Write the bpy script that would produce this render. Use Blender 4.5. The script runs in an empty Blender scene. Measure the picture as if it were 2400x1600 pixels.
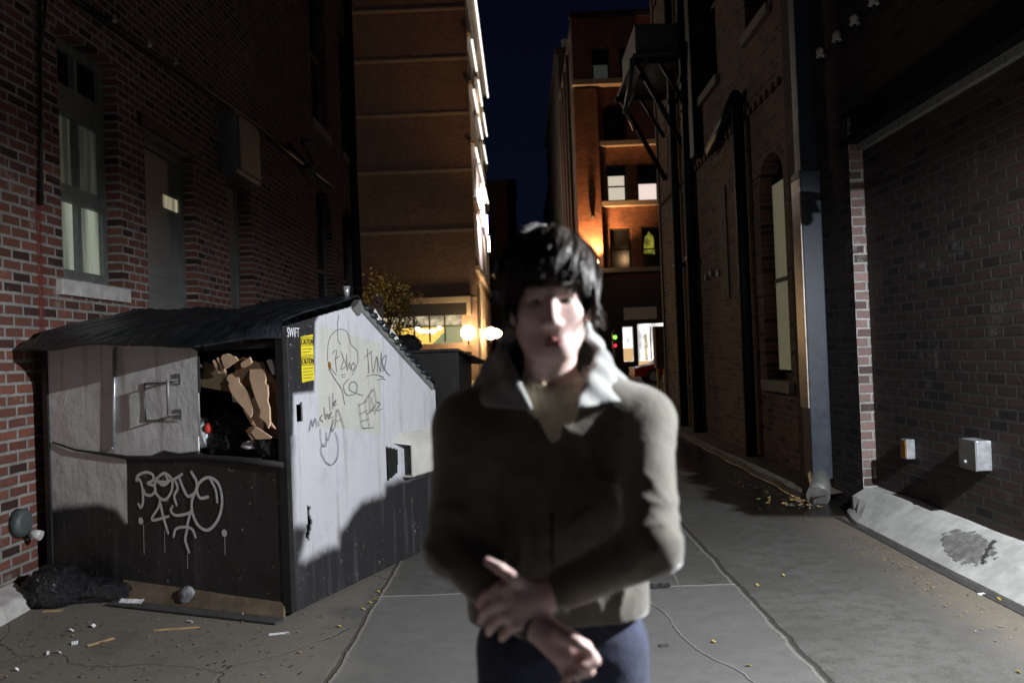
import bpy, bmesh, math, random
import numpy as np
from mathutils import Vector, Matrix
random.seed(7); rng = np.random.default_rng(7)
R = math.radians
S = bpy.context.scene
COL = S.collection

# ------------------------------------------------------------------ camera calibration (pixels of the 2400x1600 photograph)
F, CX, CY = 1939., 1200., 800.
YAW, PITCH, ROLL, H = R(0.6), R(0.8), R(2.2), 1.55
def ray(px, py):
    u = (px-CX)/F; v = -(py-CY)/F
    c, s = math.cos(ROLL), math.sin(ROLL); x = u*c+v*s; z = -u*s+v*c; y = 1.
    c, s = math.cos(PITCH), math.sin(PITCH); y, z = y*c-z*s, y*s+z*c
    c, s = math.cos(YAW), math.sin(YAW); x, y = x*c-y*s, x*s+y*c
    return Vector((x, y, z))
EYE = Vector((0, 0, H))
def onx(px, py, X): r = ray(px, py); return EYE+r*(X/r.x)
def ony(px, py, Y): r = ray(px, py); return EYE+r*(Y/r.y)
def onz(px, py, Z=0.): r = ray(px, py); return EYE+r*((Z-H)/r.z)
def onpl(px, py, P, N): r = ray(px, py); return EYE+r*(((Vector(P)-EYE).dot(N))/r.dot(N))

# ------------------------------------------------------------------ camera
cd = bpy.data.cameras.new("camera"); cam = bpy.data.objects.new("camera", cd); COL.objects.link(cam)
fw = ray(CX, CY).normalized(); rt = (ray(CX+1, CY)-ray(CX, CY)).normalized(); up = (ray(CX, CY-1)-ray(CX, CY)).normalized()
M = Matrix((rt, up, -fw)).transposed().to_4x4(); M.translation = EYE
cam.matrix_world = M
cd.sensor_width = 36; cd.lens = F/2400*36; cd.clip_end = 600; cd.clip_start = .05
cd.dof.use_dof = True; cd.dof.focus_distance = 6.2; cd.dof.aperture_fstop = 2.3
S.camera = cam
# ------------------------------------------------------------------ world: clear night sky
w = bpy.data.worlds.new("World"); S.world = w; w.use_nodes = True
nt = w.node_tree; bgn = nt.nodes['Background']
tc = nt.nodes.new('ShaderNodeTexCoord'); sx = nt.nodes.new('ShaderNodeSeparateXYZ'); cr = nt.nodes.new('ShaderNodeValToRGB')
nt.links.new(tc.outputs['Generated'], sx.inputs[0]); nt.links.new(sx.outputs['Z'], cr.inputs[0]); nt.links.new(cr.outputs[0], bgn.inputs[0])
cr.color_ramp.elements[0].position = 0.; cr.color_ramp.elements[0].color = (.0028, .0042, .0110, 1)
cr.color_ramp.elements[1].position = .45; cr.color_ramp.elements[1].color = (.0011, .0017, .0062, 1)
bgn.inputs[1].default_value = 1.0
S.view_settings.view_transform = 'Standard'; S.view_settings.look = 'None'; S.view_settings.exposure = 0; S.view_settings.gamma = 1

def light(name, kind, loc, power, color=(1, 1, 1), size=.1, target=None, spot=None, blend=.3, parent=None):
    l = bpy.data.lights.new(name, kind); l.energy = power; l.color = color
    if kind in ('POINT', 'SPOT'): l.shadow_soft_size = size
    if kind == 'SPOT': l.spot_size = R(spot); l.spot_blend = blend
    if kind == 'SUN': l.angle = size
    o = bpy.data.objects.new(name, l); COL.objects.link(o); o.location = loc
    if target is not None: o.rotation_euler = (Vector(target)-Vector(loc)).to_track_quat('-Z', 'Y').to_euler()
    if parent: o.parent = parent; o.location = Vector(loc)-parent.location
    return o
moon = light('moon', 'SUN', (0, 0, 30), .004, (.7, .8, 1), R(10), (5, 10, 0))

# ------------------------------------------------------------------ materials
MAT = {}
def newmat(name):
    m = bpy.data.materials.new(name); m.use_nodes = True; MAT[name] = m
    return m, m.node_tree, m.node_tree.nodes['Principled BSDF']
def N(t, kind, **kw):
    n = t.nodes.new(kind)
    for k, v in kw.items():
        if k in n.inputs: n.inputs[k].default_value = v
        else: setattr(n, k, v)
    return n
def mixc(t, fac, a, b, mode='MIX'):
    n = t.nodes.new('ShaderNodeMix'); n.data_type = 'RGBA'; n.blend_type = mode
    for sock, v in ((n.inputs[0], fac), (n.inputs[6], a), (n.inputs[7], b)):
        if hasattr(v, 'is_linked') or hasattr(v, 'links'): t.links.new(v, sock)
        elif isinstance(v, (int, float)): sock.default_value = v
        else: sock.default_value = (*v, 1)
    return n.outputs[2]
def math_(t, op, a, b=None, c=None, clamp=False):
    n = t.nodes.new('ShaderNodeMath'); n.operation = op; n.use_clamp = clamp
    for i, v in enumerate((a, b, c)):
        if v is None: continue
        if isinstance(v, (int, float)): n.inputs[i].default_value = v
        else: t.links.new(v, n.inputs[i])
    return n.outputs[0]
def smooth(t, v, lo, hi):
    n = t.nodes.new('ShaderNodeMapRange'); n.interpolation_type = 'SMOOTHSTEP'
    t.links.new(v, n.inputs[0]); n.inputs[1].default_value = lo; n.inputs[2].default_value = hi
    return n.outputs[0]
def coords(t): return N(t, 'ShaderNodeTexCoord').outputs['Object']
def noise(t, vec, scale, detail=4, rough=.6, out='Fac', dim=None):
    n = N(t, 'ShaderNodeTexNoise'); n.inputs['Scale'].default_value = scale; n.inputs['Detail'].default_value = detail; n.inputs['Roughness'].default_value = rough
    if vec is not None: t.links.new(vec, n.inputs['Vector'])
    return n.outputs[out]
def bump(t, b, h, strength=.3, dist=.01):
    n = N(t, 'ShaderNodeBump'); n.inputs['Strength'].default_value = strength; n.inputs['Distance'].default_value = dist
    t.links.new(h, n.inputs['Height']); t.links.new(n.outputs[0], b.inputs['Normal'])
def plain(name, c, rough=.6, metal=0., var=.25, scale=8., bmp=.15, c2=None, spec=None, bdist=.004):
    m, t, b = newmat(name); v = coords(t)
    n1 = noise(t, v, scale, 6, .65)
    col = mixc(t, smooth(t, n1, .3, .7), tuple(x*(1-var) for x in c), c2 or tuple(min(1, x*(1+var)) for x in c))
    n2 = noise(t, v, scale*9, 3, .6)
    col = mixc(t, math_(t, 'MULTIPLY', n2, var), col, tuple(x*.4 for x in c))
    t.links.new(col, b.inputs['Base Color']); b.inputs['Roughness'].default_value = rough; b.inputs['Metallic'].default_value = metal
    if spec is not None: b.inputs['Specular IOR Level'].default_value = spec
    t.links.new(math_(t, 'MULTIPLY_ADD', n1, .3, rough-.12, clamp=True), b.inputs['Roughness'])
    bump(t, b, noise(t, v, scale*4, 5, .6), bmp, bdist)
    return m
def emis(name, c, strength, stripes=None, rough=.3):
    m, t, b = newmat(name); v = coords(t)
    b.inputs['Base Color'].default_value = (.02, .02, .02, 1); b.inputs['Roughness'].default_value = rough
    if stripes:
        mp = N(t, 'ShaderNodeMapping'); mp.inputs['Scale'].default_value = stripes; t.links.new(v, mp.inputs[0])
        n = noise(t, mp.outputs[0], 1., 3, .6)
        col = mixc(t, smooth(t, n, .35, .65), tuple(x*.25 for x in c), c)
        t.links.new(col, b.inputs['Emission Color'])
    else: b.inputs['Emission Color'].default_value = (*c, 1)
    b.inputs['Emission Strength'].default_value = strength
    return m
def brick(name, axis, c1, c2, mortar, w=.215, h=.078, stain=.5, lime=None, painted=None, msize=.012, bdist=.012, dark=1.):
    m, t, b = newmat(name); v = coords(t); s = N(t, 'ShaderNodeSeparateXYZ'); t.links.new(v, s.inputs[0])
    c = N(t, 'ShaderNodeCombineXYZ'); t.links.new(s.outputs['Y' if axis == 'x' else 'X'], c.inputs[0]); t.links.new(s.outputs['Z'], c.inputs[1])
    wob = noise(t, v, 3.5, 3, .5, 'Color')
    va = N(t, 'ShaderNodeVectorMath', operation='MULTIPLY_ADD'); t.links.new(wob, va.inputs[0]); va.inputs[1].default_value = (.014, .012, 0); t.links.new(c.outputs[0], va.inputs[2])
    fine = noise(t, v, 45, 2, .5, 'Color')
    vb = N(t, 'ShaderNodeVectorMath', operation='MULTIPLY_ADD'); t.links.new(fine, vb.inputs[0]); vb.inputs[1].default_value = (.008, .008, 0); t.links.new(va.outputs[0], vb.inputs[2])
    br = N(t, 'ShaderNodeTexBrick'); t.links.new(vb.outputs[0], br.inputs['Vector'])
    br.inputs['Scale'].default_value = 1; br.inputs['Brick Width'].default_value = w; br.inputs['Row Height'].default_value = h
    br.inputs['Mortar Size'].default_value = msize; br.inputs['Mortar Smooth'].default_value = .35; br.inputs['Bias'].default_value = 0
    br.inputs['Color1'].default_value = (0, 0, 0, 1); br.inputs['Color2'].default_value = (1, 1, 1, 1); br.inputs['Mortar'].default_value = (.5, .5, .5, 1)
    sc = N(t, 'ShaderNodeSeparateColor'); t.links.new(br.outputs['Color'], sc.inputs[0]); r = sc.outputs[0]
    col = mixc(t, r, c1, c2)
    col = mixc(t, math_(t, 'MULTIPLY', smooth(t, r, .74, .86), dark), col, tuple(x*.25 for x in c1)); col = mixc(t, math_(t, 'MULTIPLY', smooth(t, r, .30, .18), .5), col, tuple(min(1, x*1.7) for x in c2))
    col = mixc(t, math_(t, 'MULTIPLY', noise(t, v, 22, 5, .7), .6), col, tuple(x*.5 for x in c1))
    big = noise(t, v, .9, 5, .65)
    if lime:
        mk = math_(t, 'MULTIPLY', smooth(t, noise(t, v, 2.6, 6, .75), .56, .74), .75)
        col = mixc(t, mk, col, lime)
    mcol = mixc(t, smooth(t, noise(t, v, 6, 4, .6), .3, .7), tuple(x*.6 for x in mortar), mortar)
    col = mixc(t, br.outputs['Fac'], col, mcol)
    col = mixc(t, math_(t, 'MULTIPLY', smooth(t, big, .42, .68), stain), col, (.02, .018, .016))
    if painted:   # a run of red paint / soot with a shape of its own
        col = painted(t, s, v, col)
    t.links.new(col, b.inputs['Base Color']); b.inputs['Roughness'].default_value = .85
    hgt = math_(t, 'ADD', math_(t, 'MULTIPLY', br.outputs['Fac'], -1.), math_(t, 'MULTIPLY', noise(t, v, 40, 5, .7), .5))
    bump(t, b, hgt, .8, bdist)
    return m
def red_drip(t, s, v, col):
    d = math_(t, 'ABSOLUTE', math_(t, 'SUBTRACT', s.outputs['Y'], 6.02))
    d = math_(t, 'ADD', d, math_(t, 'MULTIPLY', noise(t, v, 7, 3, .6), .05))
    mk = math_(t, 'MULTIPLY', smooth(t, d, .075, .05), smooth(t, s.outputs['Z'], 3.0, 2.8))
    return mixc(t, math_(t, 'MULTIPLY', mk, .8), col, (.14, .018, .015))
brick('brick_left', 'x', (.105, .040, .030), (.22, .078, .050), (.33, .315, .30), stain=.25, msize=.014, lime=(.36, .33, .32), painted=red_drip)
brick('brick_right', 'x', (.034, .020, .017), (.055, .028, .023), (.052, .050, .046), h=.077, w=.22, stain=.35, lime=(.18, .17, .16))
brick('brick_jamb', 'y', (.20, .135, .122), (.26, .175, .16), (.42, .41, .40), stain=.2, lime=(.42, .40, .38), h=.083)
brick('brick_second', 'x', (.17, .075, .045), (.24, .11, .065), (.24, .19, .14), stain=.35, lime=(.26, .2, .14))
brick('brick_second_y', 'y', (.20, .095, .06), (.27, .13, .08), (.24, .19, .14), stain=.2)
brick('brick_far', 'y', (.185, .128, .106), (.215, .148, .122), (.20, .15, .125), w=.22, h=.09, stain=.15, bdist=.002, dark=.12)
brick('brick_orange', 'y', (.19, .075, .042), (.27, .105, .06), (.17, .10, .065), w=.3, h=.09, stain=.35, dark=.35)
plain('stone', (.42, .40, .38), .8, scale=6)
plain('sill_stone', (.5, .48, .46), .8, var=.2, scale=9)
plain('band_stone', (.27, .24, .20), .8, var=.1, scale=2)
plain('frame_paint', (.14, .15, .14), .5, var=.25, scale=12)
plain('door_paint', (.16, .165, .165), .42, var=.12, scale=4)
plain('dark_recess', (.02, .02, .02), .8)
plain('black_iron', (.012, .012, .012), .5, scale=12)
plain('beam_iron', (.006, .0065, .0065), .8, scale=6, spec=.2)
plain('blue_iron', (.028, .038, .055), .45, var=.3, scale=14, bmp=.3)
plain('grey_metal', (.22, .22, .21), .4, .3, scale=10)
plain('grey_box', (.17, .17, .165), .42, .0, scale=10)
plain('galvanised', (.5, .52, .55), .3, .6, scale=14)
plain('porcelain', (.55, .55, .52), .25, scale=9)
m = plain('blind_cream_glow', (.42, .40, .27), .8, var=.12, scale=3); m.node_tree.nodes['Principled BSDF'].inputs['Emission Color'].default_value = (.75, .72, .45, 1); m.node_tree.nodes['Principled BSDF'].inputs['Emission Strength'].default_value = .10  # faint emission added so that the blind looks lit
plain('black_plastic', (.012, .013, .015), .33, var=.4, scale=5, bmp=.3, bdist=.01)
plain('lid_plastic', (.014, .017, .022), .36, var=.5, scale=7, bmp=.5, bdist=.012)
plain('bag_plastic', (.012, .012, .015), .13, var=.4, scale=7, bmp=1., bdist=.05)
plain('cardboard', (.66, .45, .29), .85, var=.12, scale=6)
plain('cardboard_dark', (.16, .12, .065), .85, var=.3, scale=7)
plain('paper', (.75, .76, .78), .6, var=.12)
plain('red_plastic', (.6, .05, .03), .35)
plain('wrap_film', (.30, .31, .32), .25, .2, var=.5, scale=22, bmp=.9, bdist=.01)
plain('foil', (.55, .57, .6), .2, .8, var=.2, scale=18, bmp=.9, bdist=.01)
plain('plank', (.17, .13, .085), .7, var=.4, scale=5)
plain('stick', (.45, .30, .15), .8, scale=20)
plain('leaf_yellow', (.42, .33, .05), .7)
plain('rubber_dark', (.02, .02, .02), .7)
plain('teal_cap', (.075, .10, .095), .5, var=.3, scale=14)
plain('yellow_label', (.72, .60, .03), .5, var=.08)
plain('ink', (.01, .01, .01), .6)
plain('marker_ink', (.14, .14, .16), .7, var=.3, scale=30)
plain('spray_white', (.62, .62, .60), .6, var=.12, scale=25)
plain('white_letter', (.75, .75, .78), .5)
plain('sign_white', (.55, .54, .50), .6, var=.08)
plain('sign_red', (.45, .03, .03), .5)
plain('storefront_black', (.015, .013, .012), .4)
plain('cream_front', (.40, .33, .27), .7, var=.08, scale=.5)
plain('far_brown', (.10, .06, .04), .85, var=.15, scale=.6)
plain('far_dark', (.03, .024, .018), .9, scale=.6)
plain('car_paint', (.28, .015, .012), .2, scale=3, bmp=0)
plain('bark', (.08, .05, .03), .9, scale=14)
plain('foliage_lamplit', (.42, .22, .03), .7, var=.4, scale=2, c2=(.28, .26, .05))  # leaf colour carries the orange of the street light
plain('wood_board', (.22, .15, .09), .8, scale=4)
m, t, b = newmat('dark_glass'); b.inputs['Base Color'].default_value = (.012, .014, .014, 1); b.inputs['Roughness'].default_value = .12
emis('lit_room', (.62, .70, .55), .42, (6, 6, .35))
emis('lit_room_high', (.50, .55, .38), .07, (7, 7, .6))
emis('lit_small', (.80, .72, .48), .42, (5, 9, .3))
emis('lit_blind', (1., .87, .68), .62)
emis('lit_blind_pink', (1., .80, .72), .9)
emis('shop_white', (1., .97, .95), 2.2, (1.3, 1.3, .5))
emis('shop_warm', (1., .62, .30), .75)
emis('mural_yellow', (1., .62, .12), 1.2)
emis('mural_green', (.50, .56, .30), .50)
emis('mural_tan', (.85, .48, .20), .75)
emis('shop_ceiling', (.95, .80, .50), .8, (1.2, 1.2, 2.))
emis('lamp_warm', (1., .62, .28), 60)
emis('lamp_white', (1., .93, .85), 26)
emis('led_violet', (.55, .50, 1.), 12)
emis('led_white', (.90, .90, 1.), 9)
emis('window_green', (.75, .72, .10), .38, (2.5, 2.5, 4))
emis('tail_red', (1., .02, .05), 3)
emis('signal_green', (.3, .9, .1), 2)
emis('key_lens', (1., 1., 1.), 3)

# clothing / skin
def skinmat():
    m, t, b = newmat('skin'); v = coords(t); s = N(t, 'ShaderNodeSeparateXYZ'); t.links.new(v, s.inputs[0])
    col = mixc(t, smooth(t, noise(t, v, 25, 4, .6), .3, .7), (.72, .50, .45), (.76, .56, .51))
    t.links.new(col, b.inputs['Base Color']); b.inputs['Roughness'].default_value = .5
    b.inputs['Subsurface Weight'].default_value = .08; b.inputs['Subsurface Radius'].default_value = (.02, .006, .004); b.inputs['Subsurface Scale'].default_value = .4
    bump(t, b, noise(t, v, 220, 3, .6), .15, .001)
skinmat()
def cloth(name, c, scale=14, var=.25, rough=.85, bmp=.35):
    m = plain(name, c, rough, 0, var, scale, bmp, bdist=.006, spec=.15); b = m.node_tree.nodes['Principled BSDF']
    b.inputs['Sheen Weight'].default_value = 1. if name == 'jacket' else .15
    if name == 'jacket': b.inputs['Specular IOR Level'].default_value = .3; b.inputs['Sheen Roughness'].default_value = .4
    return m
cloth('jacket', (.135, .123, .094), rough=.75); cloth('hoodie', (.33, .335, .325)); cloth('tshirt', (.75, .64, .46)); cloth('denim', (.05, .058, .095), scale=30)
cloth('rib_knit', (.10, .09, .075))
plain('lips', (.38, .13, .12), .4, bmp=.05); plain('eye_white', (.30, .27, .25), .2, var=.02, bmp=0); plain('iris', (.03, .02, .015), .15, bmp=0)
m, t, b = newmat('hair'); v = coords(t)
col = mixc(t, noise(t, v, 60, 3, .6), (.016, .011, .008), (.085, .066, .054)); t.links.new(col, b.inputs['Base Color']); b.inputs['Roughness'].default_value = .38
b.inputs['Anisotropic'].default_value = .5

# ------------------------------------------------------------------ mesh helpers
class MB:
    def __init__(s): s.v = []; s.f = []; s.mi = []; s.cur = 0; s.sm = []
    def quad(s, *p, smooth=False):
        i = len(s.v); s.v += [tuple(q) for q in p]; s.f.append(tuple(range(i, i+len(p)))); s.mi.append(s.cur); s.sm.append(smooth)
    def hexa(s, b0, t0):   # bottom ring of 4, top ring of 4
        i = len(s.v); s.v += [tuple(q) for q in b0]+[tuple(q) for q in t0]
        for f in ((3, 2, 1, 0), (4, 5, 6, 7), (0, 1, 5, 4), (1, 2, 6, 5), (2, 3, 7, 6), (3, 0, 4, 7)):
            s.f.append(tuple(i+k for k in f)); s.mi.append(s.cur); s.sm.append(False)
        return s
    def box(s, x0, x1, y0, y1, z0, z1):
        return s.hexa(((x0, y0, z0), (x1, y0, z0), (x1, y1, z0), (x0, y1, z0)), ((x0, y0, z1), (x1, y0, z1), (x1, y1, z1), (x0, y1, z1)))
    def obox(s, O, A, B, a0, a1, b0, b1, z0, z1):   # box in the frame origin O, axes A, B, and z
        O, A, B = Vector(O), Vector(A), Vector(B); Z = Vector((0, 0, 1))
        q = lambda a, b_, z: O+A*a+B*b_+Z*z
        return s.hexa((q(a0, b0, z0), q(a1, b0, z0), q(a1, b1, z0), q(a0, b1, z0)), (q(a0, b0, z1), q(a1, b0, z1), q(a1, b1, z1), q(a0, b1, z1)))
    def prism(s, poly, n):   # polygon extruded along the vector n
        k = len(poly); i = len(s.v); n = Vector(n)
        s.v += [tuple(Vector(p)) for p in poly]+[tuple(Vector(p)+n) for p in poly]
        s.f += [tuple(range(i+k-1, i-1, -1)), tuple(range(i+k, i+2*k))]+[(i+a, i+(a+1) % k, i+k+(a+1) % k, i+k+a) for a in range(k)]
        s.mi += [s.cur]*(k+2); s.sm += [False]*(k+2); return s
    def tube(s, pts, r, n=8, cap=True, smooth=True):
        pts = [Vector(p) for p in pts]; rs = r if isinstance(r, (list, tuple)) else [r]*len(pts); base = len(s.v)
        prev = None
        for i, p in enumerate(pts):
            d = (pts[min(i+1, len(pts)-1)]-pts[max(i-1, 0)]).normalized()
            a = prev if prev is not None else (Vector((0, 0, 1)) if abs(d.z) < .9 else Vector((1, 0, 0)))
            a = (a-d*a.dot(d)).normalized(); prev = a; b_ = d.cross(a)
            for k in range(n):
                an = 2*math.pi*k/n; s.v.append(tuple(p+(a*math.cos(an)+b_*math.sin(an))*rs[i]))
        for i in range(len(pts)-1):
            for k in range(n):
                s.f.append((base+i*n+k, base+i*n+(k+1) % n, base+(i+1)*n+(k+1) % n, base+(i+1)*n+k)); s.mi.append(s.cur); s.sm.append(smooth)
        if cap:
            s.f.append(tuple(base+k for k in range(n-1, -1, -1))); s.f.append(tuple(base+(len(pts)-1)*n+k for k in range(n))); s.mi += [s.cur]*2; s.sm += [False]*2
        return s
    def ball(s, c, r, n=12, m=8, jit=0.):
        c = Vector(c); rr = Vector(r) if not isinstance(r, (int, float)) else Vector((r, r, r)); i = len(s.v)
        s.v.append(tuple(c+Vector((0, 0, rr.z))))
        for a in range(1, m):
            for k in range(n):
                th = math.pi*a/m; ph = 2*math.pi*k/n; j = 1+random.uniform(-jit, jit)
                s.v.append(tuple(c+Vector((rr.x*math.sin(th)*math.cos(ph), rr.y*math.sin(th)*math.sin(ph), rr.z*math.cos(th)))*j))
        s.v.append(tuple(c-Vector((0, 0, rr.z)))); L = len(s.v)-1
        for k in range(n):
            s.f.append((i, i+1+k, i+1+(k+1) % n)); s.f.append((L, L-n+(k+1) % n, L-n+k))
            s.mi += [s.cur]*2; s.sm += [True]*2
        for a in range(m-2):
            for k in range(n):
                p = i+1+a*n; s.f.append((p+k, p+n+k, p+n+(k+1) % n, p+(k+1) % n)); s.mi.append(s.cur); s.sm.append(True)
        return s
    def ribbon(s, pts, w, n, lift=0.):   # flat stroke lying on a surface with normal n
        pts = [Vector(p) for p in pts]; n = Vector(n).normalized(); i = len(s.v)
        for k, p in enumerate(pts):
            d = (pts[min(k+1, len(pts)-1)]-pts[max(k-1, 0)]); d.normalize(); a = d.cross(n)*w/2
            s.v += [tuple(p+a+n*lift), tuple(p-a+n*lift)]
        for k in range(len(pts)-1):
            s.f.append((i+2*k, i+2*k+1, i+2*k+3, i+2*k+2)); s.mi.append(s.cur); s.sm.append(False)
        return s
    def build(s, name, mats, parent=None, bevel=0., fix=True):
        me = bpy.data.meshes.new(name); me.from_pydata(s.v, [], s.f)
        for mm in (mats if isinstance(mats, (list, tuple)) else [mats]): me.materials.append(MAT[mm])
        me.polygons.foreach_set('material_index', s.mi); me.polygons.foreach_set('use_smooth', s.sm)
        if fix:
            bm = bmesh.new(); bm.from_mesh(me); bmesh.ops.recalc_face_normals(bm, faces=bm.faces); bm.to_mesh(me); bm.free()
        me.update(); o = bpy.data.objects.new(name, me); COL.objects.link(o)
        if parent:
            o.parent = parent
            if parent.type == 'EMPTY': o.matrix_parent_inverse = Matrix.Translation(-parent.location)
        if bevel:
            md = o.modifiers.new('bevel', 'BEVEL'); md.width = bevel; md.segments = 2; md.limit_method = 'ANGLE'
        return o
def tag(o, label=None, cat=None, group=None, kind=None):
    if label: o['label'] = label
    if cat: o['category'] = cat
    if group: o['group'] = group
    if kind: o['kind'] = kind
    return o
def thing(name, label, cat, group=None, loc=(0, 0, 0)):
    o = bpy.data.objects.new(name, None); COL.objects.link(o); o.location = loc; o.empty_display_size = .1
    return tag(o, label, cat, group)
def spline(pts, n=6):
    pts = [Vector(p) for p in pts]; out = []
    P = [pts[0]*2-pts[1]]+pts+[pts[-1]*2-pts[-2]]
    for i in range(1, len(P)-2):
        for k in range(n):
            u = k/n; out.append(.5*((2*P[i])+(P[i+1]-P[i-1])*u+(2*P[i-1]-5*P[i]+4*P[i+1]-P[i+2])*u*u+(-P[i-1]+3*P[i]-3*P[i+1]+P[i+2])*u**3))
    return out+[pts[-1]]
def text_part(name, body, mat, O, A, U, size, parent, stretch=1.):
    cu = bpy.data.curves.new(name, 'FONT'); cu.body = body; cu.size = 1; cu.extrude = .01
    o = bpy.data.objects.new(name, cu); COL.objects.link(o)
    me = bpy.data.meshes.new_from_object(o.evaluated_get(bpy.context.evaluated_depsgraph_get())); bpy.data.objects.remove(o)
    A = Vector(A).normalized(); U = Vector(U).normalized(); n = A.cross(U)
    mb = MB(); mb.v = [tuple(Vector(O)+A*v.co.x*size*stretch+U*v.co.y*size+n*v.co.z*.1) for v in me.vertices]
    mb.f = [tuple(p.vertices) for p in me.polygons]; mb.mi = [0]*len(mb.f); mb.sm = [False]*len(mb.f)
    return mb.build(name, mat, parent)

def wall_panel(mb, axis, P, u0, u1, z0, z1, openings, depth, arch=()):
    """front faces of a wall in the plane axis=P with real openings and reveals; depth = signed recess"""
    us = sorted({u0, u1, *[o[0] for o in openings], *[o[1] for o in openings]}); zs = sorted({z0, z1, *[o[2] for o in openings], *[o[3] for o in openings]})
    pt = (lambda u, z, d=0.: (P+d, u, z)) if axis == 'x' else (lambda u, z, d=0.: (u, P+d, z))
    for i in range(len(us)-1):
        for j in range(len(zs)-1):
            a, b_, c, d = us[i], us[i+1], zs[j], zs[j+1]; um, zm = (a+b_)/2, (c+d)/2
            if any(o[0] < um < o[1] and o[2] < zm < o[3] for o in openings): continue
            mb.quad(pt(a, c), pt(b_, c), pt(b_, d), pt(a, d))
    for k, (a, b_, c, d) in enumerate(openings):
        D = depth
        mb.quad(pt(a, c), pt(a, d), pt(a, d, D), pt(a, c, D)); mb.quad(pt(b_, c), pt(b_, d), pt(b_, d, D), pt(b_, c, D))
        mb.quad(pt(a, c), pt(b_, c), pt(b_, c, D), pt(a, c, D)); mb.quad(pt(a, d), pt(b_, d), pt(b_, d, D), pt(a, d, D))
        if k in arch:   # fill the two upper corners so that the head is round
            r = (b_-a)/2; cm = (a+b_)/2; n = 8
            for sgn in (-1, 1):
                arc = [(cm+sgn*r*math.cos(q*math.pi/2/n), d-r*.75+.75*r*math.sin(q*math.pi/2/n)) for q in range(n+1)]
                for q in range(n):
                    (ua, za), (ub, zb) = arc[q], arc[q+1]
                    mb.quad(pt(ua, za), pt(ub, zb), pt(ub, d), pt(ua, d)); mb.quad(pt(ua, za), pt(ub, zb), pt(ub, zb, D), pt(ua, za, D))

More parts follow.
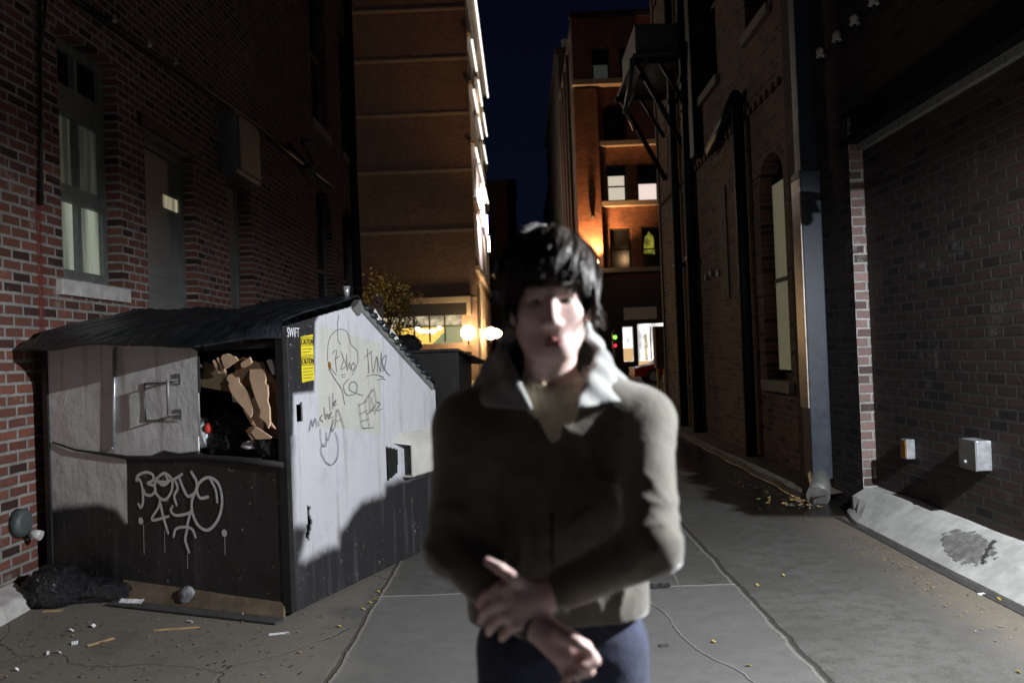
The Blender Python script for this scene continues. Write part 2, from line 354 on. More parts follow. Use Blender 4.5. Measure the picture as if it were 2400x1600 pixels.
# ================================================================== SETTING: ground
def ground_mat():
    m, t, b = newmat('concrete_ground'); v = coords(t); s = N(t, 'ShaderNodeSeparateXYZ'); t.links.new(v, s.inputs[0]); X, Y = s.outputs['X'], s.outputs['Y']
    n1 = noise(t, v, 1.1, 6, .65); n2 = noise(t, v, 9, 6, .7); n3 = noise(t, v, 70, 3, .7)
    col = mixc(t, smooth(t, n1, .35, .65), (.072, .070, .065), (.108, .105, .099))
    col = mixc(t, smooth(t, n2, .42, .68), col, (.062, .059, .053))
    col = mixc(t, math_(t, 'MULTIPLY', smooth(t, n3, .5, .8), .35), col, (.27, .26, .25))
    col = mixc(t, math_(t, 'MULTIPLY', smooth(t, n3, .42, .25), .5), col, (.09, .085, .08))
    wob = math_(t, 'MULTIPLY', math_(t, 'SUBTRACT', noise(t, v, 2.2, 4, .6), .5), .07); wob2 = math_(t, 'MULTIPLY', math_(t, 'SUBTRACT', noise(t, v, 26, 3, .6), .5), .02)
    Xw = math_(t, 'ADD', math_(t, 'ADD', X, wob), wob2); Yw = math_(t, 'ADD', math_(t, 'ADD', Y, wob), wob2)
    # dirty brown margin in front of and beside the bins, sand along the kerb
    dl = math_(t, 'ADD', X, math_(t, 'MULTIPLY', math_(t, 'SUBTRACT', n1, .5), 1.6))
    col = mixc(t, math_(t, 'MULTIPLY', smooth(t, dl, -.8, -1.25), .75), col, (.20, .178, .142))
    dr = math_(t, 'ADD', X, math_(t, 'MULTIPLY', math_(t, 'SUBTRACT', n2, .5), .9))
    col = mixc(t, math_(t, 'MULTIPLY', smooth(t, dr, 2.15, 2.65), .5), col, (.24, .20, .14))
    st1 = smooth(t, noise(t, v, .55, 7, .72), .53, .66); col = mixc(t, math_(t, 'MULTIPLY', st1, .45), col, (.062, .058, .05))
    st2 = smooth(t, noise(t, v, 4.5, 6, .75), .60, .72); col = mixc(t, math_(t, 'MULTIPLY', st2, .5), col, (.05, .047, .042))
    # wet dark stain along the second building
    e = math_(t, 'ADD', math_(t, 'ABSOLUTE', math_(t, 'MULTIPLY', math_(t, 'SUBTRACT', X, 2.55), 1.15)), math_(t, 'MULTIPLY', math_(t, 'SUBTRACT', n1, .5), 1.3))
    wet = math_(t, 'MULTIPLY', smooth(t, e, .85, .62), smooth(t, math_(t, 'ADD', Y, math_(t, 'MULTIPLY', X, .25)), 7.9, 8.15)); wet = math_(t, 'MULTIPLY', wet, smooth(t, Y, 17, 13))
    col = mixc(t, wet, col, (.018, .016, .013))
    def joint(dist, w, c, k=1.):
        nonlocal col
        a = math_(t, 'ABSOLUTE', dist); mk = smooth(t, a, w, w*.45)
        col = mixc(t, math_(t, 'MULTIPLY', mk, k), col, c); return mk
    between = lambda v_, a, b_: math_(t, 'MULTIPLY', smooth(t, v_, a-.01, a+.01), smooth(t, v_, b_+.01, b_-.01))
    j1 = joint(math_(t, 'SUBTRACT', Xw, 1.345), .018, (.03, .028, .025), .9); joint(math_(t, 'SUBTRACT', Xw, 1.318), .010, (.34, .33, .29), .4)
    j2 = joint(math_(t, 'SUBTRACT', Xw, -1.0), .018, (.06, .05, .04), .7); joint(math_(t, 'SUBTRACT', Xw, -.972), .013, (.34, .31, .25), .5)
    mk = smooth(t, math_(t, 'ABSOLUTE', math_(t, 'SUBTRACT', Yw, 5.40)), .016, .006); mk = math_(t, 'MULTIPLY', mk, between(X, -1., 1.33)); col = mixc(t, math_(t, 'MULTIPLY', mk, .7), col, (.42, .40, .36))
    for yy in (9.4, 13.4, 17.4, 1.4):
        mk2 = smooth(t, math_(t, 'ABSOLUTE', math_(t, 'SUBTRACT', Yw, yy)), .02, .008); col = mixc(t, math_(t, 'MULTIPLY', mk2, .6), col, (.06, .055, .05))
    # lighter newer slab in the middle
    slab = math_(t, 'MULTIPLY', between(X, -.97, 1.31), smooth(t, Y, 5.41, 5.38)); col = mixc(t, math_(t, 'MULTIPLY', slab, .45), col, (.155, .155, .148))
    vo = N(t, 'ShaderNodeTexVoronoi', feature='DISTANCE_TO_EDGE'); vo.inputs['Scale'].default_value = .55
    va = N(t, 'ShaderNodeVectorMath', operation='MULTIPLY_ADD'); t.links.new(noise(t, v, 1.8, 4, .6, 'Color'), va.inputs[0]); va.inputs[1].default_value = (.5, .5, 0); t.links.new(v, va.inputs[2]); t.links.new(va.outputs[0], vo.inputs['Vector'])
    ck = math_(t, 'MULTIPLY', smooth(t, vo.outputs['Distance'], .006, .002), smooth(t, X, -.95, -1.05)); col = mixc(t, math_(t, 'MULTIPLY', ck, .3), col, (.03, .028, .022))
    t.links.new(col, b.inputs['Base Color'])
    ro = mixc(t, wet, (.82, .82, .82), (.28, .28, .28)); t.links.new(ro, b.inputs['Roughness'])
    h = math_(t, 'SUBTRACT', math_(t, 'ADD', math_(t, 'MULTIPLY', n2, .6), math_(t, 'MULTIPLY', n3, .35)), math_(t, 'MULTIPLY', math_(t, 'ADD', math_(t, 'ADD', j1, j2), ck), 1.2))
    h = math_(t, 'MULTIPLY', h, math_(t, 'SUBTRACT', 1., math_(t, 'MULTIPLY', wet, .7)))
    bump(t, b, h, .55, .012)
ground_mat()
plain('asphalt', (.05, .048, .046), .8, scale=20)
plain('apron_concrete', (.50, .50, .485), .8, var=.25, scale=4, c2=(.62, .62, .60), bmp=.35, bdist=.005)
plain('apron_dirty', (.13, .11, .085), .8, var=.4, scale=6, bmp=.5, bdist=.012)
plain('crack_lime', (.24, .235, .22), .8)
plain('worn_patch', (.20, .20, .19), .85, var=.4, scale=20)
plain('near_black', (.05, .05, .048), .85, scale=20)
plain('gold_grit_glow', (.30, .20, .09), .7, scale=12)  # gold grit tone, also paints lamplight along the gutter

mb = MB(); mb.quad((-150, -60, 0), (150, -60, 0), (150, 300, 0), (-150, 300, 0)); tag(mb.build('ground', 'concrete_ground', fix=False), kind='structure')
mb = MB(); mb.box(-150, 150, 22, 43, -.2, .006); tag(mb.build('road', 'asphalt'), kind='structure')
# old curved repair cracks, light lines on the slab
mb = MB()
for pts in ([(0.70, 5.2), (0.78, 4.85), (0.80, 4.5), (0.86, 4.2), (.98, 3.95), (1.02, 3.7)], [(.95, 5.9), (.98, 5.65), (.96, 5.4)], [(.35, 6.0), (.6, 6.1), (.9, 5.95)]):
    q = spline([(x, y, .004) for x, y in pts], 8); q = [Vector((p.x+random.uniform(-.006, .006), p.y+random.uniform(-.006, .006), .004)) for p in q]
    mb.ribbon(q, .008, (0, 0, 1))
tag(mb.build('pavement_crack', 'crack_lime', fix=False), kind='structure')

# sloped concrete apron (kerb) along the right wall
mb = MB(); ys = np.linspace(-3, 7.42, 70); prof = []
for y in ys:
    wv = .004*math.sin(y*3.1)+.002*math.sin(y*7.7); x0 = 2.735+wv*.6
    if y > 7.0: x0 += (y-7.0)*.25
    tz = .235+wv*1.4
    prof.append([(x0, y, -.01), (x0+.006, y, .035), (x0+.05, y, .07), (2.9, y, .165), (3.02, y, tz), (3.16, y, tz+.012)])
for i in range(len(prof)-1):
    for k in range(5):
        mb.quad(prof[i][k], prof[i+1][k], prof[i+1][k+1], prof[i][k+1])
mb.quad(*[prof[-1][k] for k in range(6)], (3.16, 7.42, -.01)); 
tag(mb.build('kerb', 'apron_concrete', fix=True), kind='structure')
mb = MB()   # dark line along the gap between kerb and paving, and a chipped repair on the slope
mb.ribbon([(2.715+.012*math.sin(y*3.1)*.6, y, .005) for y in np.linspace(-3, 7.3, 60)], .045, (0, 0, 1)); tag(mb.build('kerb_gap', 'near_black', fix=False), kind='structure')
def asurf(x, y):
    wv = .004*math.sin(y*3.1)+.002*math.sin(y*7.7); x0 = 2.735+wv*.6; px_ = [x0, x0+.006, x0+.05, 2.9, 3.02, 3.16]; pz_ = [-.01, .035, .07, .165, .235+wv*1.4, .247+wv*1.4]
    return float(np.interp(x, px_, pz_))
def worn(name, fn, mat):
    mb = MB(); st = .012; xs_ = np.arange(2.79, 3.05, st); ys_ = np.arange(4.9, 6.2, st)
    for x in xs_:
        for y in ys_:
            if fn(x+st/2, y+st/2): mb.quad(*[(a, b_, asurf(a, b_)+.004) for a, b_ in ((x, y), (x+st, y), (x+st, y+st), (x, y+st))])
    tag(mb.build(name, mat, fix=False), kind='structure')
worn('kerb_stain', lambda x, y: (abs((x-2.90)/.10)**2+abs((y-5.52-(x-2.9)*.6)/.30)**2+.35*math.sin(x*70+y*23)*math.sin(y*41) < 1) and not (abs(y-5.30-(x-2.9)*.9) < .03), 'worn_patch')
worn('kerb_chip', lambda x, y: abs(y-5.30-(x-2.9)*.9+.008*math.sin(x*120)) < .022 and 2.84 < x < 3.01, 'near_black')
mb = MB(); ys = np.linspace(7.9, 17.3, 60)   # lower dirty apron by the second building
for i in range(59):
    a, b_ = ys[i], ys[i+1]; r = lambda y: .015*math.sin(y*5)
    for (x0, z0), (x1, z1) in (((2.70, 0), (2.71, .07)), ((2.71, .07), (2.80, .085)), ((2.80, .085), (3.05, .12))):
        mb.quad((x0+r(a), a, z0), (x0+r(b_), b_, z0), (x1+r(b_), b_, z1), (x1+r(a), a, z1))
tag(mb.build('low_kerb', 'apron_dirty'), kind='structure')
mb = MB(); mb.ribbon([(2.69+.015*math.sin(y*5)+random.uniform(-.01, .01), y, .009) for y in np.linspace(8.1, 13.5, 60)], .035, (0, 0, 1)); tag(mb.build('gutter_dirt_glow', 'gold_grit_glow', fix=False), kind='structure')  # thin dirt ridge, coloured gold for the street light on it

# ================================================================== LEFT BRICK BUILDING (alley side)
XL = -3.5
def yz(px, py, X=XL): p = onx(px, py, X); return p.y, p.z
LB = thing('brick_building', 'red brick building behind the big dumpster with a lit sash window and grey door', 'building')
wy0, wz1 = yz(131, 58); wy1, _ = yz(272, 200); _, wz0 = yz(134, 648)
dy0, dz1 = yz(336, 300); dy1, _ = yz(452, 420)
ey0, ez1 = yz(532, 415); ey1, _ = yz(588, 500)
f1a, f1z = yz(738, 425); f1b, _ = yz(776, 500); f2a, f2z = yz(800, 465); f2b, _ = yz(828, 500)
u1a, u1z = yz(732, 277); u1b, _ = yz(768, 277); u2a, u2z = yz(800, 300); u2b, _ = yz(822, 300)
ops = [(wy0, wy1, wz0, wz1), (dy0, dy1, .15, dz1), (ey0, ey1, .1, ez1), (f1a, f1b, 1.6, f1z), (f2a, f2b, 1.6, f1z), (u1a, u1b, u1z, u1z+2.6), (u2a, u2b, u1z, u1z+2.6)]
mb = MB(); YC = 17.75
wall_panel(mb, 'x', XL, -4, YC, -.1, 13, ops, -.17, arch=(3, 4))
mb.quad((XL, YC, -.1), (XL-9, YC, -.1), (XL-9, YC, 13), (XL, YC, 13)); mb.quad((XL, -4, -.1), (XL-9, -4, -.1), (XL-9, -4, 13), (XL, -4, 13))
mb.quad((XL, -4, 13), (XL, YC, 13), (XL-9, YC, 13), (XL-9, -4, 13)); mb.quad((XL-9, -4, -.1), (XL-9, YC, -.1), (XL-9, YC, 13), (XL-9, -4, 13))
mb.build('wall', 'brick_left', LB, fix=False)
def sash(parent, y0, y1, z0, z1, X, sg, fr='frame_paint', glass='dark_glass', rails=(), mull=1, lower=None, fw_=.07, name='window'):
    """window in an x=const wall: sg=+1 faces +x. frame is the part, panes are its sub-parts"""
    mb = MB(); d = .05*sg
    bx = lambda a, b_, c, e, k=0.: mb.box(min(X+k*sg, X+k*sg+d), max(X+k*sg, X+k*sg+d), a, b_, c, e)
    bx(y0, y0+fw_, z0, z1); bx(y1-fw_, y1, z0, z1); bx(y0+fw_, y1-fw_, z0, z0+fw_*1.3); bx(y0+fw_, y1-fw_, z1-fw_, z1)
    for z, h in rails: bx(y0+fw_, y1-fw_, z, z+h, .004)
    for k in range(mull):
        c = y0+(y1-y0)*(k+1)/(mull+1); bx(c-.025, c+.025, z0+fw_, z1-fw_, .008)
    f = mb.build(name, fr, parent)
    cuts = [z0]+[z for z, h in rails]+[z1]
    for i in range(len(cuts)-1):
        g = glass if not isinstance(glass, (list, tuple)) else glass[i]
        q = MB(); xx = X+.012*sg; q.box(min(xx, xx-.01*sg), max(xx, xx-.01*sg), y0+.02, y1-.02, cuts[i]+.004, cuts[i+1]-.004); q.build('pane', g, f)
    return f
r1 = yz(134, 440)[1]; r2 = yz(134, 233)[1]; r2t = yz(134, 170)[1]
sash(LB, wy0, wy1, wz0, wz1, XL-.17, 1, rails=((r1-.03, .13), (r2-.02, .24)), glass=['lit_room', 'lit_room_high', 'dark_glass'], fw_=.075)
mb = MB(); s0 = yz(131, 652); s1 = yz(294, 672); sb = yz(131, 690); mb.box(XL-.1, XL+.05, s0[0]-.0, s1[0], sb[1], s0[1]-.004); mb.build('window_sill', 'sill_stone', LB, bevel=.006)
# door: frame, leaf, small lit pane
mb = MB(); X = XL-.17
mb.box(X, X+.06, dy0+.0, dy0+.06, .15, dz1); mb.box(X, X+.06, dy1-.10, dy1, .15, dz1); mb.box(X, X+.06, dy0+.06, dy1-.10, dz1-.10, dz1); mb.build('door_frame', 'frame_paint', LB)
mb = MB(); mb.box(X-.02, X+.022, dy0+.062, dy1-.102, .16, dz1-.102)
for z in (2.30, 2.46): mb.box(X+.022, X+.032, dy0+.07, dy1-.11, z, z+.02)
dr = mb.build('door', 'door_paint', LB)
a0 = onx(383, 456, X+.03); a1 = onx(420, 500, X+.03); mb = MB(); mb.box(X+.02, X+.034, a0.y, a1.y, a1.z, a0.z); mb.build('pane', 'lit_small', dr)
mb = MB(); mb.box(XL-.02, XL+.04, dy0-.12, dy1+.12, dz1+.003, dz1+.12); mb.build('lintel', 'black_iron', LB)
mb = MB(); mb.box(X, X+.03, ey0+.01, ey1-.25, .12, ez1-.01); mb.box(X, X+.05, ey1-.24, ey1-.15, .12, ez1-.01); mb.build('door', 'frame_paint', LB)
for a, b_, z0, z1 in ops[3:]: sash(LB, a, b_, z0, z1, XL-.165, 1, fr='frame_paint', rails=(((z0+z1)/2, .06),), mull=0)
for a, b_ in ((u1a, u1b), (u2a, u2b)): mb = MB(); mb.box(XL-.1, XL+.05, a-.1, b_+.1, u1z-.16, u1z-.004); mb.build('window_sill', 'stone', LB)
# conduit running along the wall with clips, meter box, floodlights, wires
cps = [onx(150, -20, XL+.05), onx(263, 62, XL+.05), onx(345, 118, XL+.05), onx(540, 248, XL+.05), onx(612, 300, XL+.05), onx(660, 345, XL+.05), onx(780, 440, XL+.05)]
mb = MB(); mb.tube(cps, .032)
tag(mb.build('conduit_pipe', 'black_iron'), 'black conduit pipe running down along the left brick wall above the door', 'pipe')
for p in (cps[1], cps[2], onx(408, 158, XL+.05)):
    mb = MB(); mb.tube([p+Vector((-.04, 0, .0)), p+Vector((.03, 0, .05)), p+Vector((.02, 0, .10))], [.02, .022, .012]); tag(mb.build('pipe_clip', 'porcelain'), 'small pale clip on the black wall conduit, '+('nearest the window head' if p is cps[1] else 'middle one above the grey door' if p is cps[2] else 'last one before the meter box'), 'clip', 'clips on the conduit pipe')
a0 = onx(92, 0, XL+.04); b0 = onx(97, 480, XL+.04); c0 = onx(108, 0, XL+.04)
mb = MB(); mb.tube([Vector((a0.x, b0.y, 6.5)), a0, onx(95, 230, XL+.04), b0], .014); mb.tube([Vector((a0.x, c0.y, 6.5)), c0, onx(98, 100, XL+.045)], .010); tag(mb.build('hanging_cable', 'black_iron'), 'black cable hanging down the left brick wall beside the lit window', 'cable')
y0_, z1_ = yz(553, 254, XL+.22); y1_, _ = yz(602, 300, XL+.22); _, z0_ = yz(553, 400, XL+.22); y00 = yz(535, 254, XL+.0)[0]
T = thing('meter_box', 'grey metal meter box mounted high on the left brick wall', 'box', loc=(XL, y0_, z0_))
mb = MB(); mb.box(XL+.002, XL+.20, y0_, y1_+.12, z0_, z1_); mb.build('case', 'grey_metal', T, bevel=.02)
mb = MB(); mb.box(XL+.20, XL+.235, y0_+.06, y1_+.06, z0_+.06, z1_-.05); mb.build('lid', 'grey_box', T, bevel=.015)
# twin floodlight fitting, unlit
T = thing('flood_light', 'unlit twin floodlight on the left wall past the meter box', 'lamp', loc=onx(680, 350, XL))
p = onx(668, 345, XL+.06); mb = MB(); mb.tube([p, p+Vector((.12, 0, .02))], .05); mb.tube([p+Vector((.1, 0, 0)), p+Vector((.3, .05, -.25)), p+Vector((.34, .5, -.3)), p+Vector((.2, .55, .05))], .018); mb.build('bracket', 'black_iron', T)
for dz, dy in ((.12, .15), (-.30, .05)): mb = MB(); q = p+Vector((.22, dy, dz)); mb.tube([q, q+Vector((.09, -.03, -.05)), q+Vector((.18, -.06, -.10))], [.04, .09, .11], 12); mb.build('lamp_head', 'grey_metal', T)
# downspout at the far corner
def downspout(name, label, pts, r, mat='black_iron', group=None, straps=(), X=XL, cat='pipe'):
    T = thing(name, label, cat, group, loc=pts[-1]); mb = MB(); mb.tube(pts, r, 10); mb.build('pipe', mat, T)
    for z in straps:
        mb = MB(); q = Vector(pts[0]); mb.box(min(q.x-r*1.2, q.x+r*1.2), max(q.x-r*1.2, q.x+r*1.2), q.y-r*1.3, q.y+r*1.3, z, z+.07); mb.build('strap', mat, T)
    return T
downspout('downspout', 'thin black downspout at the far corner of the left brick building', [(XL+.1, 17.45, 12.5), (XL+.1, 17.45, 0)], .09, straps=(3, 6, 9))
downspout('downspout', 'slim grey pipe beside the black corner downspout of the left building', [(XL+.05, 17.0, 4.0), (XL+.05, 17.0, 0)], .04, 'grey_metal')
# standpipe cap on the wall near the ground and its stone plinth
p = onx(40, 1225, XL+.0)
T = thing('standpipe_cap', 'round pale green cap with a white nozzle low on the left brick wall', 'valve', loc=p)
mb = MB(); mb.tube([p, p+Vector((.05, 0, 0)), p+Vector((.07, 0, 0))], [.10, .095, .07], 20); mb.build('cap', 'teal_cap', T)
mb = MB(); q = p+Vector((.07, .04, -.08)); mb.tube([q, q+Vector((.07, .0, -.02))], [.03, .035], 10); mb.build('nozzle', 'porcelain', T)
mb = MB(); mb.hexa(((XL+.002, 4.2, -.02), (-3.19, 4.2, -.02), (-3.26, 5.50, -.02), (XL+.002, 5.72, -.02)), ((XL+.002, 4.2, .14), (-3.24, 4.2, .09), (-3.31, 5.42, .09), (XL+.002, 5.60, .14)))
tag(mb.build('wall_plinth', 'sill_stone', bevel=.02), 'white painted concrete plinth at the foot of the left brick wall', 'plinth')

# ================================================================== RIGHT NEAR BUILDING
XR = 3.0; JY = 7.42
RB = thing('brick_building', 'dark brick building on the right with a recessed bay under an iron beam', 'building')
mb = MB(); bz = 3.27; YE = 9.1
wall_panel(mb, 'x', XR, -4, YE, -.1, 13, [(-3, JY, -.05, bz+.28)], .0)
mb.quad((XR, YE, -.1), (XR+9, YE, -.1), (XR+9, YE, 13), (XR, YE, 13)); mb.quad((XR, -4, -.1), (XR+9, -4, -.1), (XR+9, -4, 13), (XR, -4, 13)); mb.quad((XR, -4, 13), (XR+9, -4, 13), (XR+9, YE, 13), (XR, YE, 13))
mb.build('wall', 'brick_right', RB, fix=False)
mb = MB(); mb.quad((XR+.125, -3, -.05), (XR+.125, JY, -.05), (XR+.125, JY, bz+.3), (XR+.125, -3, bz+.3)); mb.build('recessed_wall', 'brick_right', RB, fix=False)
mb = MB(); mb.quad((XR, JY, -.05), (XR+.13, JY, -.05), (XR+.13, JY, bz+.3), (XR, JY, bz+.3)); mb.build('jamb', 'brick_jamb', RB, fix=False)
mb = MB(); mb.box(XR-.035, XR+.125, -3.2, JY+.12, bz+.03, bz+.045); mb.box(XR+.03, XR+.05, -3.2, JY+.1, bz+.045, bz+.27); mb.box(XR-.045, XR+.12, -3.2, JY+.12, bz+.27, bz+.285)
mb.build('beam', 'beam_iron', RB)
mb = MB(); mb.box(XR+.075, XR+.128, -3, JY-.003, bz-.035, bz+.028); mb.build('bed_course', 'worn_patch', RB)
mb = MB()   # thin cable along the beam
# small boxes on the recessed wall
XB = XR+.125
def wall_box(px0, py0, px1, py1, d, name, label, cat, matf, side=None):
    p0 = onx(px0, py0, XB-d); p1 = onx(px1, py1, XB-d); T = thing(name, label, cat, loc=(XB, p1.y, p1.z))
    mb = MB(); mb.box(XB-d, XB-.001, p1.y, p0.y, p1.z, p0.z); c = mb.build('case', matf, T, bevel=.006); return T, p0, p1
T, p0, p1 = wall_box(2110, 1027, 2126, 1076, .07, 'outlet_box', 'small steel outlet box with an orange tinted cover on the right wall', 'box', 'galvanised')
plain('copper_cover', (.55, .26, .06), .3, .6); mb = MB(); mb.box(XB-.078, XB-.071, p1.y+.01, p0.y-.01, p1.z+.01, p0.z-.01); mb.build('cover', 'copper_cover', T)
T, p0, p1 = wall_box(2250, 1026, 2292, 1104, .10, 'outlet_box', 'larger grey junction box on the right wall nearest the camera', 'box', 'galvanised')
mb = MB(); mb.box(XB-.112, XB-.101, p1.y+.0, p0.y-.0, p1.z+.0, p0.z-.0); mb.build('cover', 'grey_box', T); mb = MB(); mb.ball((XB-.115, (p0.y*.6+p1.y*.4), p1.z*.75+p0.z*.25), .013); mb.build('knob', 'galvanised', T)
for i, (px, py, wh) in enumerate(((1923, 134, 'farthest and lowest in the picture'), (1961, 96, 'second from the dark downspout'), (2003, 58, 'third from the dark downspout'), (2048, 12, 'nearest the camera'))):
    p = onx(px, py, XR-.06); T = thing('insulator', 'white porcelain insulator high on the right wall, '+wh, 'insulator', 'row of insulators on the right wall', loc=(XR, p.y, p.z))
    mb = MB(); mb.tube([(XR, p.y, p.z-.04), p+Vector((0, 0, -.04)), p], .012, 6); mb.build('hook', 'black_iron', T)
    mb = MB(); mb.tube([p, p+Vector((0, 0, .03)), p+Vector((0, 0, .05)), p+Vector((0, 0, .09))], [.045, .03, .042, .02], 10); mb.build('bell', 'porcelain', T)
# big square downspout between the two buildings
plain('lit_face_pale', (.46, .40, .36), .35, .6, var=.2, scale=10)  # pale tone painting light on the downspout's alley face
T = thing('square_downspout', 'large square blue grey iron downspout on the right wall', 'pipe', loc=(2.87, 8.2, .0))
mb = MB(); mb.box(2.80, 2.998, 8.12, 8.36, .20, 3.2); mb.build('lower_pipe', 'blue_iron', T, bevel=.012)
mb = MB(); mb.box(2.82, 2.985, 8.15, 8.33, 3.21, 12.8); mb.build('upper_pipe', 'blue_iron', T, bevel=.01)
mb = MB(); mb.box(2.788, 2.799, 8.13, 8.36, .9, 3.15); mb.build('lit_face_strip', 'lit_face_pale', T)  # added plate, pale so that the alley face looks lit
mb = MB(); mb.box(2.79, 2.998, 8.11, 8.37, 3.16, 3.23); mb.build('collar', 'blue_iron', T, bevel=.01)
mb = MB(); mb.tube([(2.88, 8.2, .24), (2.86, 8.1, .14), (2.78, 7.95, .07)], [.1, .1, .11], 12); mb.build('shoe', 'grey_metal', T)

# ================================================================== SECOND RIGHT BUILDING
X2 = 3.03; Y2E = 17.3
SB = thing('brick_building', 'tall brown brick building beyond the square downspout with an arched window', 'building')
def yx(px, py): p = onx(px, py, X2); return p.y, p.z
aw0 = yx(1843, 600)[0]; aw1 = yx(1778, 420)[0]; awz1 = yx(1800, 362)[1]; awz0 = yx(1843, 893)[1]
t1a = yx(1683, 200)[0]; t1b = yx(1636, 300)[0]; t1z = yx(1676, 185)[1]; t2a = yx(1800, 20)[0]; t2b = yx(1748, 95)[0]; 
ops = [(aw0, aw1, awz0, awz1), (t1a, t1b, t1z, t1z+2.6), (t2a, t2b, t1z, t1z+2.6)]
mb = MB(); wall_panel(mb, 'x', X2, 9.1, Y2E, -.1, 14, ops, .22, arch=(0,))
for zz, hh, stp in ((4.5, .09, .23), (8.6, .10, .26)):   # projecting header courses with gaps
    y = 9.3
    while y < 17.2: mb.box(X2-.035, X2+.01, y, y+.10, zz-.05, zz-.05+hh); y += stp
mb.build('wall', 'brick_second', SB, fix=False)
mb = MB(); mb.quad((X2, Y2E, -.1), (X2+8, Y2E, -.1), (X2+8, Y2E, 14), (X2, Y2E, 14)); mb.quad((X2+.01, 9.1, -.1), (X2+8, 9.1, -.1), (X2+8, 9.1, 14), (X2+.01, 9.1, 14)); mb.quad((X2, 9.1, 14), (X2+8, 9.1, 14), (X2+8, Y2E, 14), (X2, Y2E, 14)); mb.build('wall', 'brick_second_y', SB, fix=False)
# arched window with cream blind
f = sash(SB, aw0, aw1, awz0, awz1, X2+.215, -1, fr='black_iron', mull=0, fw_=.06)
mb = MB(); zm = yx(1835, 650)[1]; mb.box(X2+.13, X2+.15, aw0+.03, aw1-.10, zm+.03, awz1-.32); mb.box(X2+.12, X2+.14, aw0+.03, aw1-.12, awz0+.12, zm-.02); mb.build('blind', 'blind_cream_glow', f)
mb = MB(); mb.box(X2+.10, X2+.155, aw0+.0, aw1-.05, zm-.02, zm+.03); mb.build('meeting_rail', 'black_iron', f)
for k, (a, b_, c, d) in enumerate(ops[1:]): sash(SB, a, b_, c, d, X2+.215, -1, fr='black_iron', rails=(((c+d)/2, .06),), mull=0)
for a, b_, z in ((aw0, aw1, awz0), (t1a, t1b, t1z), (t2a, t2b, t1z)): mb = MB(); mb.box(X2-.06, X2+.1, a-.08, b_+.08, z-.13, z-.003); mb.build('window_sill', 'band_stone', SB)
mb = MB(); a = yx(1685, 480); b_ = yx(1712, 700); mb.box(X2-.018, X2+.005, b_[0], a[0], b_[1], a[1]+.2); mb.build('render_patch', 'apron_dirty', SB)
# quoin strip at the corner, pale to paint in the street light on it
mb = MB(); mb.box(X2-.03, X2+.12, Y2E-.001+.002, Y2E+.10, -.05, 14); mb.build('corner_strip', 'band_stone', SB)
def pxpipe(px, py, off=.09): p = onx(px, py, X2-off); return p
for (pa, lab, r) in (([(1731, 262), (1735, 420), (1742, 700), (1750, 1010)], 'thick black downspout left of the arched window on the brown building', .075),
                ([(1610, 300), (1614, 420), (1620, 700), (1640, 985)], 'black downspout in the middle of the brown brick wall', .085),
                ([(1580, 370), (1584, 480), (1592, 700), (1602, 930)], 'black downspout near the far corner of the brown brick wall', .075)):
    yy = onx(pa[1][0], pa[1][1], X2-.09).y; z1 = onx(*pa[0], X2-.09).z; z0 = .1
    if 'thick' in lab: pts = [(X2-.09, yy+1.6, z1-.1), (X2-.09, yy+.05, z1+.25), (X2-.09, yy, z1+.1), (X2-.09, yy, z0)]
    else: pts = [(X2-.09, yy, 13.5), (X2-.09, yy, z0)]
    downspout('downspout', lab, pts, r, straps=() if 'thick' in lab else (3.0, 6.0))
for i, (pa, pb) in enumerate((((1640, 0), (1640, 330)),)):
    pass
mb = MB(); yy = onx(1628, 200, X2-.06).y; mb.box(X2-.14, X2-.002, yy-.1, yy+.2, 4.6, 13); tag(mb.build('duct', 'black_iron', bevel=.02), 'tall black duct rising beside the platform on the brown wall', 'duct')
for px, py, s_ in ((1668, 640, 1), (1685, 640, 1), (1656, 650, 1)):
    p = onx(px, py, X2-.02); mb = MB(); mb.tube([(X2, p.y, p.z), (X2-.05, p.y, p.z)], .05, 8); tag(mb.build('wall_fixture', 'porcelain'), 'small pale pipe stub on the brown brick wall, '+{1668: 'middle', 1685: 'nearest the camera', 1656: 'farthest and lowest'}[px]+' of three', 'fixture', 'pipe stubs on the brown wall')
# bracketed platform with a box on it
pb = onx(1540, 130, X2-.9)
PYa, PYb = 14.2, 16.5
T = thing('equipment_platform', 'dark iron bracketed platform high on the brown brick wall', 'platform', loc=(X2, 15, 6.6))
zt = 6.62; xo = 2.12
mb = MB(); mb.box(xo, X2-.003, PYa, PYb, zt-.06, zt); mb.build('deck', 'grey_metal', T)
for y in (PYa+.05, PYb-.1):
    mb = MB(); mb.box(xo-.05, X2, y, y+.08, zt-.16, zt-.062); mb.tube([(xo+.05, y+.04, zt-.1), (X2-.02, y+.04, zt-1.75)], .05, 6); mb.tube([(xo+.45, y+.04, zt-.1), (X2-.02, y+.04, zt-.9)], .04, 6); mb.build('bracket', 'black_iron', T)
mb = MB(); mb.tube([(xo+.02, PYa, zt-.05), (xo-.05, PYa+.2, zt-.5), (xo-.14, PYa+.3, zt-.95)], .04, 6); mb.tube([(xo+.25, PYa, zt-.05), (xo-.1, PYa+.3, zt-.95), (xo+.3, PYb, zt-.7)], .03, 6); mb.build('brace', 'grey_metal', T)
mb = MB(); mb.box(2.2, 2.98, 14.4, 16.2, zt+.01, zt+.58)
for k in range(5): mb.box(2.25, 2.9, 14.39, 14.399, zt+.10+k*.09, zt+.14+k*.09)
tag(mb.build('air_conditioner', 'grey_metal', bevel=.02), 'grey metal air handler box resting on the iron platform', 'air conditioner')
